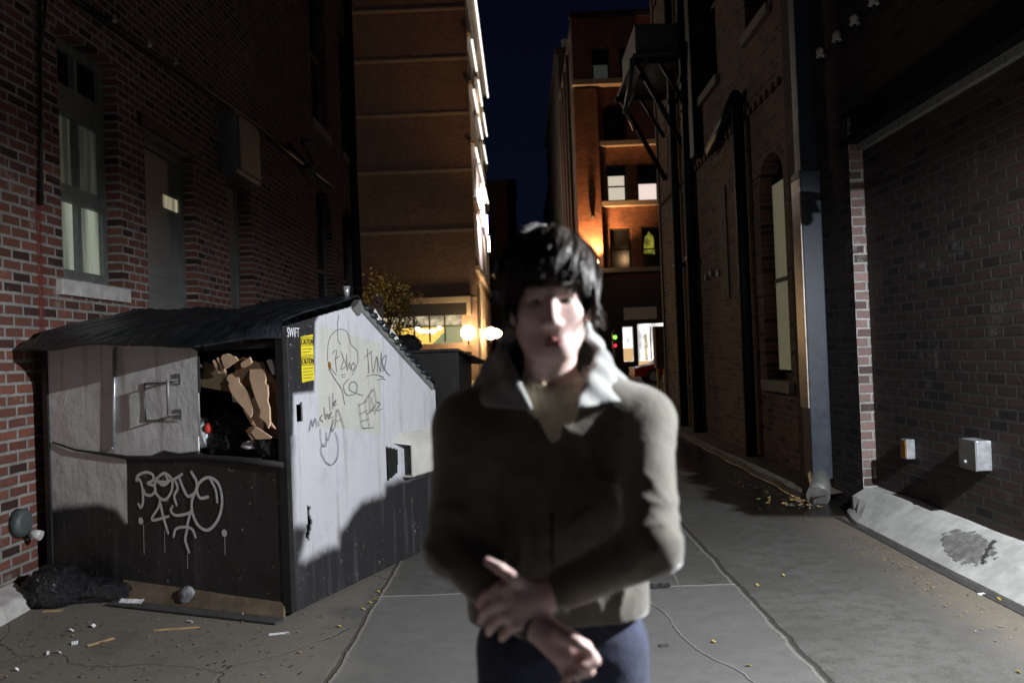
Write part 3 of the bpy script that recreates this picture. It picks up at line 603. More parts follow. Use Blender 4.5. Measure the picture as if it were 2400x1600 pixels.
# utility cabinet and boards at the far corner
a = ony(1532, 765, 17.9); b_ = ony(1556, 862, 17.9)
T = thing('utility_cabinet', 'tan utility cabinet on yellow legs at the far right corner of the alley', 'cabinet', loc=(a.x, 17.9, 0))
mb = MB(); mb.box(a.x, b_.x+.1, 17.75, 18.1, b_.z, a.z); mb.build('case', 'wood_board', T, bevel=.02)
for dx in (.02, .16): mb = MB(); mb.box(a.x+dx, a.x+dx+.05, 17.8, 17.85, 0, b_.z); mb.build('leg', 'yellow_label', T)

# ================================================================== FAR LEFT BUILDING (across the street)
LY = 50.
def oz(px, py, Y=LY): p = ony(px, py, Y); return p.x, p.z
FB = thing('office_building', 'tall brown building across the street with pale bands and a bright lit flank', 'building')
xc = -2.56; xl = -26.; ztop = 25.5
s0x, s0z = oz(905, 806); s1x, s1z = oz(1082, 737)
mb = MB(); wall_panel(mb, 'y', LY, xl, xc, -.1, ztop, [(s0x-2.5, s1x, s0z-.1, s1z)], .5)
mb.quad((xl, LY, ztop), (xc, LY, ztop), (xc, 74, ztop), (xl, 74, ztop)); mb.quad((xl, LY, -.1), (xl, 74, -.1), (xl, 74, ztop), (xl, LY, ztop)); mb.quad((xl, 74, -.1), (xc, 74, -.1), (xc, 74, ztop), (xl, 74, ztop))
mb.build('wall', 'brick_far', FB, fix=False)
# flank along the alley: pale piers and bands with window bays
flank = MB(); mk = (xc, LY)
ops = []; floors = [(3.2, 6.0), (7.6, 10.4), (11.2, 14.0), (14.7, 17.5), (18.2, 20.6), (21.4, 23.6)]
for z0, z1 in floors:
    y = LY+1.2
    while y < 73: ops.append((y, y+1.5, z0, z1)); y += 2.3
wall_panel(flank, 'x', xc, LY, 74, -.1, ztop, ops, -.35)
flank.build('flank_wall', 'cream_front', FB, fix=False)
for k, (a, b_, c, d) in enumerate(ops):
    mb = MB(); mb.box(xc-.37, xc-.34, a-.01, b_+.01, c-.01, d+.01); mb.build('window', 'lit_blind' if (13 < c < 16 or (7 < c < 12 and (k*7) % 3)) else 'dark_glass', FB)
for z, dz, pr in ((24.6, .5, .45), (21.0, .2, .25), (17.9, .2, .22), (14.3, .2, .22), (10.8, .2, .22), (6.6, .3, .25)):
    mb = MB(); mb.box(xc+.002, xc+pr, LY-.2, 74.1, z, z+dz); mb.build('cornice', 'cream_front', FB)
for k, (y, z0, z1) in enumerate(((LY+3, 11.0, 12.2), (LY+6, 10.2, 11.6), (LY+9.2, 12.4, 13.4), (LY+12, 10.6, 12.), (LY+15, 9.6, 10.8))):   # lit signs and tubes on the flank
    mb = MB(); mb.box(xc+.26, xc+.42, y, y+.25, z0, z1); mb.build('sign_letter', 'led_violet' if k % 2 else 'led_white', FB)
emis('led_strip', (1., .96, .88), 1.6)
for y0_s, y1_s, z in ((50.2, 73.5, 24.45), (50.5, 56, 20.85), (58, 64, 20.85), (66, 73, 20.85), (50.4, 55, 17.75), (56.5, 62, 17.75), (64, 70, 17.75), (50.3, 54, 14.15), (55, 61, 14.15), (62.5, 69, 14.15)):
    mb = MB(); mb.box(xc+.22 if z < 24 else xc+.42, xc+.34 if z < 24 else xc+.56, y0_s, y1_s, z-.10, z+.02); mb.build('light_strip', 'led_strip', FB)
for k, z in enumerate((22.6, 19.55, 16.2, 12.75, 9.1, 4.95)):
    mb = MB(); mb.box(xl, xc-.0, LY-.07, LY-.002, z-.08, z+.08); mb.build('band', 'band_stone', FB)
x0, z1 = oz(925, 713); x1, z0 = oz(1105, 738)
mb = MB(); mb.box(x0-5, x1, LY-.5, LY-.002, z1-.05, z1+.28); mb.box(x1-.25, x1, LY-.5, LY-.002, z0, z1-.05); mb.build('canopy', 'band_stone', FB)
mb = MB(); mb.box(x0-5, x1-.26, LY-.3, LY-.002, z0+.02, z1-.06); mb.build('sign_panel', 'storefront_black', FB)
# shop window: mullions, panes and mural seen inside
mb = MB(); fx = [oz(x, 770)[0] for x in (935, 970, 1006, 1042, 1079)]; X0, X1 = s0x-2.5, s1x
for x in [fx[0]-1.0, fx[0]-.0, *fx[1:4]]: mb.box(x-.05, x+.05, LY+.2, LY+.3, s0z, s1z-.01)
zm = oz(1000, 765)[1]; mb.box(X0, X1, LY+.21, LY+.29, zm-.04, zm+.04); fr = mb.build('window', 'storefront_black', FB)
def paneq(pts, mat, d, nm='pane'): mb = MB(); mb.prism([(x, LY+d, z) for x, z in pts], (0, .03, 0)); mb.build(nm, mat, fr)
paneq([(X0, zm), (X1, zm), (X1, s1z), (X0, s1z)], 'shop_ceiling', .42)
paneq([(X0, s0z-.1), (fx[3], s0z-.1), (fx[3], zm), (X0, zm)], 'mural_yellow', .42)
paneq([(fx[3], s0z-.1), (X1, s0z-.1), (X1, zm), (fx[3], zm)], 'mural_green', .42)
paneq([(fx[2]+.1, s0z-.1), (fx[3]+.02, s0z-.1), (fx[3]+.02, zm-.35), (fx[3]-.3, zm-.55), (fx[2]+.5, zm-1.2)], 'mural_green', .38)
paneq([(fx[1]+.05, s0z-.1), (fx[2]-.05, s0z-.1), (fx[2]-.2, zm-1.1), (fx[2]-.5, zm-.95), (fx[1]+.2, zm-1.15)], 'mural_tan', .38)
def bulb(px, py, Y, r, mat, name, label, parent=None, power=0, col=(1, .65, .3)):
    p = ony(px, py, Y)
    if parent is None:
        T = thing(name, label, 'lamp', loc=p+Vector((0, .2, 0)))
        mb = MB(); mb.ball(p, r); mb.build('globe', mat, T); mb = MB(); mb.tube([p+Vector((0, .0, -r*.9)), p+Vector((0, .05, -r*1.5)), p+Vector((0, .6, -r*1.5))], .05); mb.build('arm', 'black_iron', T)
    else: mb = MB(); mb.ball(p, r); mb.build(name, mat, parent); T = parent
    if power: light(name+'_light', 'POINT', p+Vector((0, -.3-r, 0)), power, col, r, parent=T if T.type == 'EMPTY' else None)
for px, py in ((979, 770), (1030, 768), (1015, 776)): bulb(px, py, LY+.36, .12, 'lamp_white', 'pendant_lamp', '', parent=fr)
mb = MB(); a = oz(980, 774); b_ = oz(1020, 777); mb.box(a[0], b_[0], LY+.33, LY+.37, b_[1], b_[1]+.12); mb.build('light_tube', 'lamp_white', fr)
bulb(1097, 779, LY-.7, .42, 'lamp_warm', 'wall_lamp', 'glaring warm globe lamp beside the shop window of the brown building', power=420)
bulb(1150, 781, 56, .42, 'lamp_warm', 'wall_lamp', 'glaring warm globe lamp past the corner of the brown building', power=400)
bulb(1166, 781, 60, .34, 'lamp_warm', 'wall_lamp', 'farther warm globe lamp half hidden behind the young man', power=200)
# spots added off the flank to brighten it, with a black case
T = thing('added_flank_wash', 'added wash lights set off the flank of the brown building', 'lamp', loc=(xc+.9, 58, 7))
mb = MB(); mb.box(xc+.8, xc+1.0, 56, 60, 6.95, 7.1); mb.box(xc+.05, xc+.85, 57.9, 58.1, 6.98, 7.05); mb.build('case', 'black_iron', T)
for x_, y_, z_, pw, cl in ((3.2, 56, 11.0, 6500, (.90, .88, 1)), (3.4, 63, 13, 6500, (1., .92, .85)), (3.2, 62, 21, 2400, (1., .88, .70)), (2.6, 55, 5, 260, (1., .8, .55))):
    light('wash_light', 'SPOT', (xc+x_, y_, z_), pw, cl, .4, target=(xc, y_+1, z_), spot=100, blend=.6, parent=T)

# next block on both sides, far down the alley
def far_block(name, label, x0, x1, Y0, Y1, z, mat):
    T = thing(name, label, 'building', loc=((x0+x1)/2, Y0, 0)); mb = MB(); mb.box(x0, x1, Y0, Y1, -.1, z); mb.build('wall', mat, T); mb = MB(); mb.box(x0-.2, x1+.2, Y0-.2, Y1+.2, z-.3, z+.3); mb.build('roof', mat, T)
    zz = 7.
    while zz < z-3:
        for xx in ((x1-2.2, x1-4.2) if x1 < 0 else (x0+1.2, x0+3.2)): mb = MB(); mb.box(xx, xx+.9, Y0-.03, Y0-.002, zz, zz+1.6); mb.build('window', 'dark_glass', T)
        zz += 3.4
p = ony(1205, 410, 92); q = ony(1148, 410, 92); far_block('office_building', 'lower brown building farther down the alley past the lit flank', q.x-8, p.x-.9, 92, 120, p.z-.8, 'far_brown')
p = ony(1207, 425, 124); far_block('office_building', 'dark distant building closing the left side of the gap', p.x-14, p.x, 124, 140, p.z, 'far_dark')
p = ony(1309, 128, 62); far_block('brick_building', 'dark building behind the orange lit one with a white roof vent', 3.62, 18, 62, 90, ony(1320, 122, 62).z, 'far_dark')
p = ony(1292, 430, 100); far_block('brick_building', 'distant low dark building on the right of the gap', p.x-.1, p.x+14, 100, 125, p.z, 'far_dark')
a = ony(1318, 95, 63); b_ = ony(1330, 122, 63); mb = MB(); mb.box(a.x, b_.x, 63, 63.5, b_.z-.2, a.z); mb.box(a.x-.05, b_.x+.05, 62.95, 63.55, a.z, a.z+.1); tag(mb.build('roof_vent', 'sign_white'), 'small white vent standing on the roof edge of the dark building', 'vent')

# ================================================================== FAR RIGHT BUILDING (orange uplit brick)
RY = 47.
def rz(px, py, Y=RY): p = ony(px, py, Y); return p.x, p.z
OB = thing('brick_building', 'orange uplit brick building across the street with pale sills over a lit shop', 'building')
xl = 3.56; xr = 22.; zt = rz(1400, 42)[1]
def win(x0, y0, x1, y1): a = rz(x0, y0); b_ = rz(x1, y1); return (a[0], b_[0], b_[1], a[1])
wins = [win(1386, 113, 1430, 190), win(1450, 110, 1500, 190), win(1421, 388, 1470, 470), win(1492, 385, 1545, 470), win(1428, 535, 1482, 632), win(1503, 532, 1560, 632), win(1411, 246, 1470, 332)]
shop = [win(1456, 767, 1483, 846), win(1490, 760, 1560, 860)]
base = win(1395, 655, 1700, 900)
mb = MB(); wall_panel(mb, 'y', RY, xl, xr, -.1, zt, wins+shop, .35, arch=(6,))
mb.quad((xl, RY, zt), (xr, RY, zt), (xr, 61, zt), (xl, 61, zt))
mb.build('wall', 'brick_orange', OB, fix=False)
mb = MB(); mb.quad((xl, RY, -.1), (xl, 61.9, -.1), (xl, 61.9, zt), (xl, RY, zt)); mb.build('flank_wall', 'far_brown', OB, fix=False)
for y in (50, 53, 56, 59): mb = MB(); mb.box(xl-.18, xl-.001, y, y+.6, -.1, zt-1); mb.build('pier', 'far_brown', OB)
zb = rz(1400, 203)[1]; zc = rz(1400, 341)[1]; px0 = rz(1404, 400)[0]
mb = MB(); mb.box(xl-.05, px0, RY-.45, RY-.002, rz(1400, 640)[1]-.2, zb-.25); mb.build('pilaster', 'brick_orange', OB)
for (xa, xb, y, d, h) in ((1341, 1462, 203, .75, .30), (1400, 1560, 341, .40, .26), (1407, 1600, 481, .40, .28), (1395, 1600, 637, .55, .25)):
    a = rz(xa, y); b_ = rz(xb, y); mb = MB(); mb.box(a[0] if xa != 1341 else xl-.12, b_[0] if xb < 1550 else xr, RY-d, RY-.003 if xa != 1341 else RY-.46+.458, a[1]-h/2, a[1]+h/2); mb.build('sill_course', 'band_stone', OB)
mb = MB(); mb.box(xl-.1, xr, RY-.12, RY+.3, zt, zt+.35); mb.build('parapet', 'far_dark', OB)
def pane_y(k, mats, rail=.5):
    x0, x1, z0, z1 = wins[k]; w_ = .09; f = MB(); y = RY+.22
    f.box(x0, x0+w_, y, y+.08, z0, z1); f.box(x1-w_, x1, y, y+.08, z0, z1); f.box(x0+w_, x1-w_, y, y+.08, z0, z0+w_); f.box(x0+w_, x1-w_, y, y+.08, z1-w_, z1)
    zr = z0+(z1-z0)*rail; f.box(x0+w_, x1-w_, y+.01, y+.07, zr-.04, zr+.04); fo = f.build('window', 'black_iron', OB)
    cut = [z0, zr, z1] if len(mats) == 2 else [z0, zr, z0+(z1-z0)*.72, z1]
    for i, mm in enumerate(mats): q = MB(); q.box(x0, x1, y+.085, y+.11, cut[i], cut[i+1]); q.build('pane', mm, fo)
emis('dim_blind', (.5, .6, .5), .045)
pane_y(0, ['dim_blind', 'dark_glass'], .55); pane_y(1, ['dark_glass', 'dark_glass']); pane_y(2, ['lit_blind', 'lit_blind', 'dark_glass'], .42)
pane_y(3, ['lit_blind_pink', 'dark_glass'], .5); pane_y(4, ['dark_glass', 'dark_glass']); pane_y(5, ['dark_glass', 'dark_glass']); pane_y(6, ['dark_glass', 'dark_glass'], .55)
x0, x1, z0, z1 = wins[5]; mb = MB(); mb.prism([(x0+.12, RY+.30, z0+1.0), (x0+.75, RY+.30, z0+.95), (x0+.7, RY+.30, z1-.5), (x0+.45, RY+.30, z1-.25), (x0+.2, RY+.30, z1-.6)], (0, -.01, 0)); mb.build('lit_room', 'window_green', OB)
a = rz(1394, 652); mb = MB(); zt2 = a[1]
wall_panel(mb, 'y', RY-.6, rz(1390, 700)[0], xr, -.1, zt2-.2, shop, .3); mb.quad((rz(1390, 700)[0], RY-.6, zt2-.2), (xr, RY-.6, zt2-.2), (xr, RY, zt2-.2), (rz(1390, 700)[0], RY, zt2-.2)); q = rz(1390, 700)[0]; mb.quad((q, RY-.6, -.1), (q, RY, -.1), (q, RY, zt2-.2), (q, RY-.6, zt2-.2)); mb.build('shopfront', 'storefront_black', OB, fix=False)
for k, (x0, x1, z0, z1) in enumerate(shop):
    f = MB(); f.box(x0, x1, RY-.32, RY-.28, z0-.0, z1); fo = f.build('shop_window', 'shop_white', OB)
    g = MB(); g.box(x0+.02, x1-.02, RY-.37, RY-.33, z0+.01, z0+(z1-z0)*(.38 if k == 0 else .16)); g.build('display', 'shop_warm', fo)
    if k == 1:
        for j, (xx, mt) in enumerate(((.45, 'tail_red'), (.62, 'shop_warm'), (.25, 'shop_ceiling'))): g = MB(); g.box(x0+(x1-x0)*xx, x0+(x1-x0)*(xx+.04+.03*j), RY-.38, RY-.335, z0+.45, z1-.15-.2*j); g.build('display', mt if j else 'sign_red', fo)
a = rz(1458, 723); b_ = rz(1535, 748); mb = MB(); mb.box(a[0], b_[0], RY-.72, RY-.605, b_[1], a[1]); tag(mb.build('shop_sign', 'sign_white'), 'plain pale rectangular sign above the lit shop window', 'sign')
# sconce washing the pilaster with orange light
p = ony(1397, 612, RY-1.0); T = thing('wall_sconce', 'orange uplight sconce glowing at the foot of the brick pilaster', 'lamp', loc=p)
mb = MB(); mb.tube([p+Vector((0, 0, -.35)), p+Vector((0, 0, -.12))], [.10, .2], 12); mb.tube([p+Vector((0, 0, -.3)), p+Vector((0, .6, -.3))], .04); mb.build('cup', 'black_iron', T); mb = MB(); mb.ball(p+Vector((0, 0, -.06)), .14); mb.build('bulb', 'lamp_warm', T)
light('sconce_light', 'SPOT', p+Vector((-.05, .05, .12)), 3600, (1, .48, .18), .12, target=p+Vector((.35, .8, 9)), spot=130, blend=.8, parent=T)
p = ony(1390, 505, RY-.62); mb = MB(); mb.tube([p+Vector((0, .17, .2)), p+Vector((0, 0, .15)), p+Vector((0, 0, -.15))], [.03, .1, .14]); tag(mb.build('wall_lantern', 'black_iron'), 'small unlit dark lantern on the orange brick pilaster', 'lamp')

# ================================================================== STREET: lamps, tree, sign, car
def street_lamp(x, y, h, power, label, col, arm=1.0):
    T = thing('street_lamp', label, 'street lamp', loc=(x, y, 0)); mb = MB(); mb.tube([(x, y, 0), (x, y, h-.6), (x+arm*.4, y, h-.1), (x+arm, y, h)], [.11, .08, .06, .05]); mb.build('pole', 'black_iron', T)
    mb = MB(); mb.ball((x+arm, y, h-.05), (.35, .18, .1)); mb.build('lamp_head', 'black_iron', T); mb = MB(); mb.ball((x+arm, y, h-.13), (.22, .12, .06)); mb.build('lens', 'lamp_warm', T)
    light('lamp_light', 'POINT', (x+arm, y, h-.32), power, col, .15, parent=T)
street_lamp(-9.5, 25.5, 8.5, 860, 'street lamp hidden behind the left brick building across the footway', (1, .84, .68))
street_lamp(9.0, 33, 8.5, 110, 'street lamp hidden behind the right brown building', (1, .58, .28), -1)
# street tree, orange lamplight put into its leaf colour
def tree(px, pytop, Y, hw):
    x = ony(px, 700, Y).x; zt = ony(px, pytop, Y).z; T = thing('street_tree', 'small street tree lit orange at the left alley corner', 'tree', loc=(x, Y, 0))
    mb = MB(); mb.tube([(x, Y, 0), (x+.05, Y, 1.5), (x-.04, Y, 2.6), (x, Y, zt-.6)], [.09, .07, .05, .02])
    tips = []
    for k in range(16):
        a = random.uniform(0, 6.28); z = random.uniform(1.7, zt-1.); L = random.uniform(.5, hw); e = Vector((x+math.cos(a)*L, Y+math.sin(a)*L, z+random.uniform(.3, .9))); mb.tube([(x, Y, z), (Vector((x, Y, z))+e)/2+Vector((0, 0, .1)), e], [.03, .02, .008], 5); tips.append(e)
    mb.build('trunk', 'bark', T); mb = MB()
    for e in tips+[Vector((x, Y, zt-.5)), Vector((x+.3, Y, zt-.9)), Vector((x-.3, Y, zt-.8))]:
        for c in range(7):
            cc = e+Vector((random.gauss(0, .26), random.gauss(0, .26), random.gauss(0, .22)))
            for l in range(22):
                q = cc+Vector((random.gauss(0, .12), random.gauss(0, .12), random.gauss(0, .12))); a = Vector((random.gauss(0, 1), random.gauss(0, 1), random.gauss(0, 1))).normalized(); b_ = a.cross(Vector((random.gauss(0, 1), random.gauss(0, 1), random.gauss(0, 1)))).normalized(); s = .055
                mb.quad(q-a*s, q+b_*s*.6, q+a*s, q-b_*s*.6)
    mb.build('crown', 'foliage_lamplit', T, fix=False)
tree(910, 645, 27.5, 1.0)
p = ony(886, 717, 24); T = thing('no_parking_sign', 'round no parking sign on a pole at the left alley corner', 'sign', loc=(p.x, 24, 0))
mb = MB(); mb.tube([(p.x, 24.03, 0), (p.x, 24.03, p.z+.35)], .03); mb.build('pole', 'grey_metal', T)
mb = MB(); mb.box(p.x-.16, p.x+.16, 23.98, 24.0, p.z-.32, p.z+.30); pb_ = mb.build('plate', 'sign_white', T, bevel=.006)
mb = MB(); pts = [(p.x+.125*math.cos(a), 23.974, p.z+.1+.14*math.sin(a)) for a in np.linspace(0, 6.2832, 25)]; mb.ribbon(pts, .035, (0, -1, 0)); mb.ribbon([(p.x-.09, 23.973, p.z+.2), (p.x+.09, 23.973, p.z)], .03, (0, -1, 0)); mb.build('prohibition_ring', 'sign_red', pb_, fix=False)
text_part('letter', 'P', 'ink', (p.x-.06, 23.976, p.z+.02), (1, 0, 0), (0, 0, 1), .2, pb_)
# red car seen nose first past the corner
def car(x, y, label):
    T = thing('parked_car', label, 'car', loc=(x, y, 0)); L = 4.4; prof = [(0, .35), (.05, .7), (.9, .88), (1.5, 1.38), (2.9, 1.42), (3.7, 1.0), (4.35, .9), (4.4, .4)]
    mb = MB(); n = len(prof)
    secs = [(-.88, .0), (-.84, .02), (-.62, .04), (.62, .04), (.84, .02), (.88, 0.)]
    ring = []
    for yy, ins in secs:
        k = 1.0 if abs(yy) < .7 else .97
        ring.append([(x+px_, y+yy*(1 if pz < 1.1 else .84), .3+(pz-.3)*k) for px_, pz in prof])
    for i in range(len(secs)-1):
        for j in range(n-1): mb.quad(ring[i][j], ring[i+1][j], ring[i+1][j+1], ring[i][j+1], smooth=False)
    mb.quad(*ring[0]); mb.quad(*ring[-1]); mb.quad(*[r_[0] for r_ in ring], *[r_[-1] for r_ in ring[::-1]]); mb.build('body', 'car_paint', T, bevel=.03)
    for s_ in (-1, 1):
        mb = MB(); yy = y+s_*.79; mb.quad((x+1.05, yy+s_*.06, .97), (x+1.58, yy-s_*.01, 1.32), (x+2.85, yy-s_*.01, 1.35), (x+3.5, yy+s_*.05, 1.02)); mb.build('side_window', 'dark_glass', T)
        for wx in (.85, 3.5): mb = MB(); mb.tube([(x+wx, y+s_*.72, .33), (x+wx, y+s_*.91, .33)], .33, 18); wh = mb.build('wheel', 'rubber_dark', T); mb = MB(); mb.tube([(x+wx, y+s_*.90, .33), (x+wx, y+s_*.925, .33)], .2, 14); mb.build('rim', 'galvanised', wh)
        mb = MB(); mb.ball((x+.06, y+s_*.62, .68), (.06, .16, .07)); mb.build('headlight', 'porcelain', T)
    mb = MB(); mb.quad((x+.95, y-.66, .905), (x+.95, y+.66, .905), (x+1.52, y+.6, 1.375), (x+1.52, y-.6, 1.375)); mb.build('windscreen', 'dark_glass', T)
q = ony(1478, 835, 36); car(q.x, 36, 'dark red parked car in front of the lit shop, half hidden by the brown wall')
p = ony(1441, 795, 40); T = thing('traffic_signal', 'small far signal showing green over red beside the young man', 'traffic light', loc=(p.x, 40, 0))
mb = MB(); mb.tube([(p.x, 40.1, 0), (p.x, 40.1, p.z+.5)], .05); mb.box(p.x-.12, p.x+.12, 39.9, 40.05, p.z-.45, p.z+.35); mb.build('housing', 'black_iron', T)
mb = MB(); mb.ball((p.x, 39.88, p.z+.1), .10); mb.build('green_lens', 'signal_green', T); mb = MB(); mb.ball((p.x, 39.88, p.z-.3), .07); mb.build('red_lens', 'tail_red', T)

# ================================================================== THE BIG DUMPSTER
P0 = Vector((-1.46, 5.05, 0)); U = Vector((-.925, .38, 0)).normalized(); Dv = Vector((.38, .925, 0)).normalized(); Zv = Vector((0, 0, 1))
def sd(px, py): p = onpl(px, py, P0, U)-P0; return p.dot(Dv), p.z        # a pixel on the side plane
def fr_(px, py): p = onpl(px, py, P0, Dv)-P0; return p.dot(U), p.z       # a pixel on the front plane
def G(a, b, z): return P0+U*a+Dv*b+Zv*z
DU = thing('dumpster', 'big white and black painted dumpster with graffiti and sloping black lids', 'dumpster', loc=P0)
Wd = 2.07
def inpoly(x, y, P):
    c = False; j = len(P)-1
    for i in range(len(P)):
        if (P[i][1] > y) != (P[j][1] > y) and x < (P[j][0]-P[i][0])*(y-P[i][1])/(P[j][1]-P[i][1])+P[i][0]: c = not c
        j = i
    return c
def dseg(x, y, P):
    best = 9.
    for i in range(len(P)):
        ax, ay = P[i-1]; bx, by = P[i]; dx, dy = bx-ax, by-ay; L = dx*dx+dy*dy or 1e-9; u = max(0, min(1, ((x-ax)*dx+(y-ay)*dy)/L)); best = min(best, math.hypot(x-ax-u*dx, y-ay-u*dy))
    return best
def sdist(x, y, P): d = dseg(x, y, P); return d if inpoly(x, y, P) else -d
def paint_mat(name, light_c, dark_c, light2):
    m, t, b = newmat(name); v = coords(t); at = N(t, 'ShaderNodeAttribute'); at.attribute_name = 'paint'; s = N(t, 'ShaderNodeSeparateColor'); t.links.new(at.outputs['Color'], s.inputs[0])
    nz = math_(t, 'MULTIPLY', math_(t, 'SUBTRACT', noise(t, v, 9, 5, .65), .5), .14)
    mk = smooth(t, math_(t, 'ADD', s.outputs[0], nz), .34, .66)
    soft = smooth(t, math_(t, 'ADD', s.outputs[1], nz), .42, .58)
    n1 = noise(t, v, 3, 6, .7)
    L = mixc(t, soft, light_c, light2); L = mixc(t, math_(t, 'MULTIPLY', smooth(t, n1, .5, .75), .35), L, tuple(x*.55 for x in light_c))
    mp = N(t, 'ShaderNodeMapping'); mp.inputs['Scale'].default_value = (14, 14, .9); t.links.new(v, mp.inputs[0])
    st = noise(t, mp.outputs[0], 1., 4, .6)
    L = mixc(t, math_(t, 'MULTIPLY', smooth(t, st, .52, .72), .42), L, (.20, .17, .13))
    Dk = mixc(t, smooth(t, st, .5, .8), dark_c, tuple(x*3.2 for x in dark_c)); Dk = mixc(t, smooth(t, noise(t, v, 30, 3, .6), .66, .72), Dk, (.20, .19, .16))
    col = mixc(t, mk, Dk, L)
    t.links.new(col, b.inputs['Base Color']); t.links.new(math_(t, 'MULTIPLY_ADD', n1, .35, .28), b.inputs['Roughness'])
    bump(t, b, math_(t, 'ADD', noise(t, v, 2.6, 4, .5), math_(t, 'MULTIPLY', noise(t, v, 60, 4, .6), .06)), .6, .05)
paint_mat('paint_side', (.51, .51, .545), (.022, .022, .024), (.49, .49, .44))
paint_mat('paint_front', (.64, .63, .62), (.020, .019, .018), (.68, .68, .68))
def plate(name, mat, to3, x0, x1, y0, y1, inside, paint, n, parent, step=.012, thick=.012):
    """dense plate: to3(a, z) -> point; cells kept where inside(a, z); colour attribute from paint(a, z)"""
    nx = max(2, int((x1-x0)/step)); ny = max(2, int((y1-y0)/step)); xs = [x0+(x1-x0)*i/nx for i in range(nx+1)]; ys_ = [y0+(y1-y0)*i/ny for i in range(ny+1)]
    vs, cs, fs = [], [], []; idx = {}
    def vid(i, j):
        if (i, j) not in idx: idx[i, j] = len(vs); vs.append(tuple(to3(xs[i], ys_[j]))); cs.append(paint(xs[i], ys_[j]))
        return idx[i, j]
    for i in range(nx):
        for j in range(ny):
            if inside((xs[i]+xs[i+1])/2, (ys_[j]+ys_[j+1])/2): fs.append((vid(i, j), vid(i+1, j), vid(i+1, j+1), vid(i, j+1)))
    me = bpy.data.meshes.new(name); me.from_pydata(vs, [], fs); me.materials.append(MAT[mat])
    ca = me.color_attributes.new('paint', 'FLOAT_COLOR', 'POINT'); ca.data.foreach_set('color', [q for c in cs for q in (*c, 1.)])
    o = bpy.data.objects.new(name, me); COL.objects.link(o); o.parent = parent; o.matrix_parent_inverse = Matrix.Translation(-parent.location) if parent.type == 'EMPTY' else Matrix()
    md = o.modifiers.new('s', 'SOLIDIFY'); md.thickness = thick; md.offset = 0; return o
# side outline
pk = sd(837, 714); re = sd(1010, 905); frt = (0., 1.765)
side_poly = [(0, .02), frt, pk, (1.86, pk[1]+(re[1]-pk[1])*(1.86-pk[0])/(re[0]-pk[0])), (1.93, .7), (1.93, .02)]
def topz(b):
    if b < pk[0]: return frt[1]+(pk[1]-frt[1])*b/pk[0]
    return pk[1]+(side_poly[3][1]-pk[1])*(b-pk[0])/(1.86-pk[0])
white = [sd(x/.98, y/.98) for x, y in ((672, 905), (720, 900), (722, 740), (735, 715), (822, 700), (1000, 890), (1010, 1060), (985, 1075), (950, 1090), (885, 1110), (880, 1135), (830, 1150), (808, 1175), (795, 1200), (778, 1222), (776, 1250), (740, 1262), (700, 1285), (690, 1283), (705, 1210), (672, 1205))]
patch = [sd(x/.98, y/.98) for x, y in ((730, 745), (875, 790), (872, 1000), (800, 985), (728, 980))]
tear = [sd(x/.98, y/.98) for x, y in ((703, 1160), (712, 1162), (709, 1180), (716, 1195), (708, 1240), (700, 1232), (704, 1200))]
slot = [sd(x/.98, y/.98) for x, y in ((680, 927), (693, 925), (693, 968), (681, 970))]
pock = [sd(x/.98, y/.98) for x, y in ((884, 1025), (913, 1032), (912, 1085), (888, 1105))]
holes = [tear, slot, pock]
def pside(b, z):
    d = sdist(b, z, white); w_ = .5+d*(3.2 if z < 1.1 else 9); g = .5+sdist(b, z, patch)*7
    return (max(0, min(1, w_)), max(0, min(1, g)), 0)
plate('side_panel', 'paint_side', lambda b, z: G(0, b, min(z, topz(b)) if z < topz(b)+.03 else z), .0, 1.93, .02, pk[1]+.02, lambda b, z: z < topz(b) and not any(inpoly(b, z, h) for h in holes), pside, None, DU)
mb = MB(); mb.prism([G(Wd, b, z) for b, z in side_poly], U*.012); mb.prism([G(.3, 1.93, z) for z in (0.02,)]+[G(Wd, 1.93, .02), G(Wd, 1.93, 1.2), G(.0, 1.93, 1.2)], Dv*.012); mb.build('shell', 'rubber_dark', DU)
mb = MB(); mb.obox(P0, U, Dv, .02, Wd-.02, .02, 1.9, .03, .06); mb.obox(P0, U, Dv, .03, .62, .12, .42, .06, .80); mb.build('floor', 'rubber_dark', DU)
# steel flange along the sloping top edge and front post
mb = MB(); mb.prism([G(-.03, pk[0]-.02, pk[1]+.02), G(-.03, 1.86, topz(1.86)+.01), G(-.03, 1.86, topz(1.86)-.035), G(-.03, pk[0]-.0, pk[1]-.03)], U*.06); mb.prism([G(-.035, pk[0]-.09, pk[1]-.03), G(-.035, pk[0]-.01, pk[1]+.035), G(-.035, pk[0]+.03, pk[1]-.02), G(-.035, pk[0]-.02, pk[1]-.08)], U*.05)
mb.build('flange', 'grey_metal', DU)
mb = MB(); mb.obox(P0, U, Dv, -.012, .045, -.012, .03, .02, 1.76); mb.build('corner_post', 'black_iron', DU)
mb = MB(); mb.obox(P0, U, Dv, Wd-.03, Wd+.02, -.02, .05, .02, 1.78); mb.build('corner_post', 'black_iron', DU)
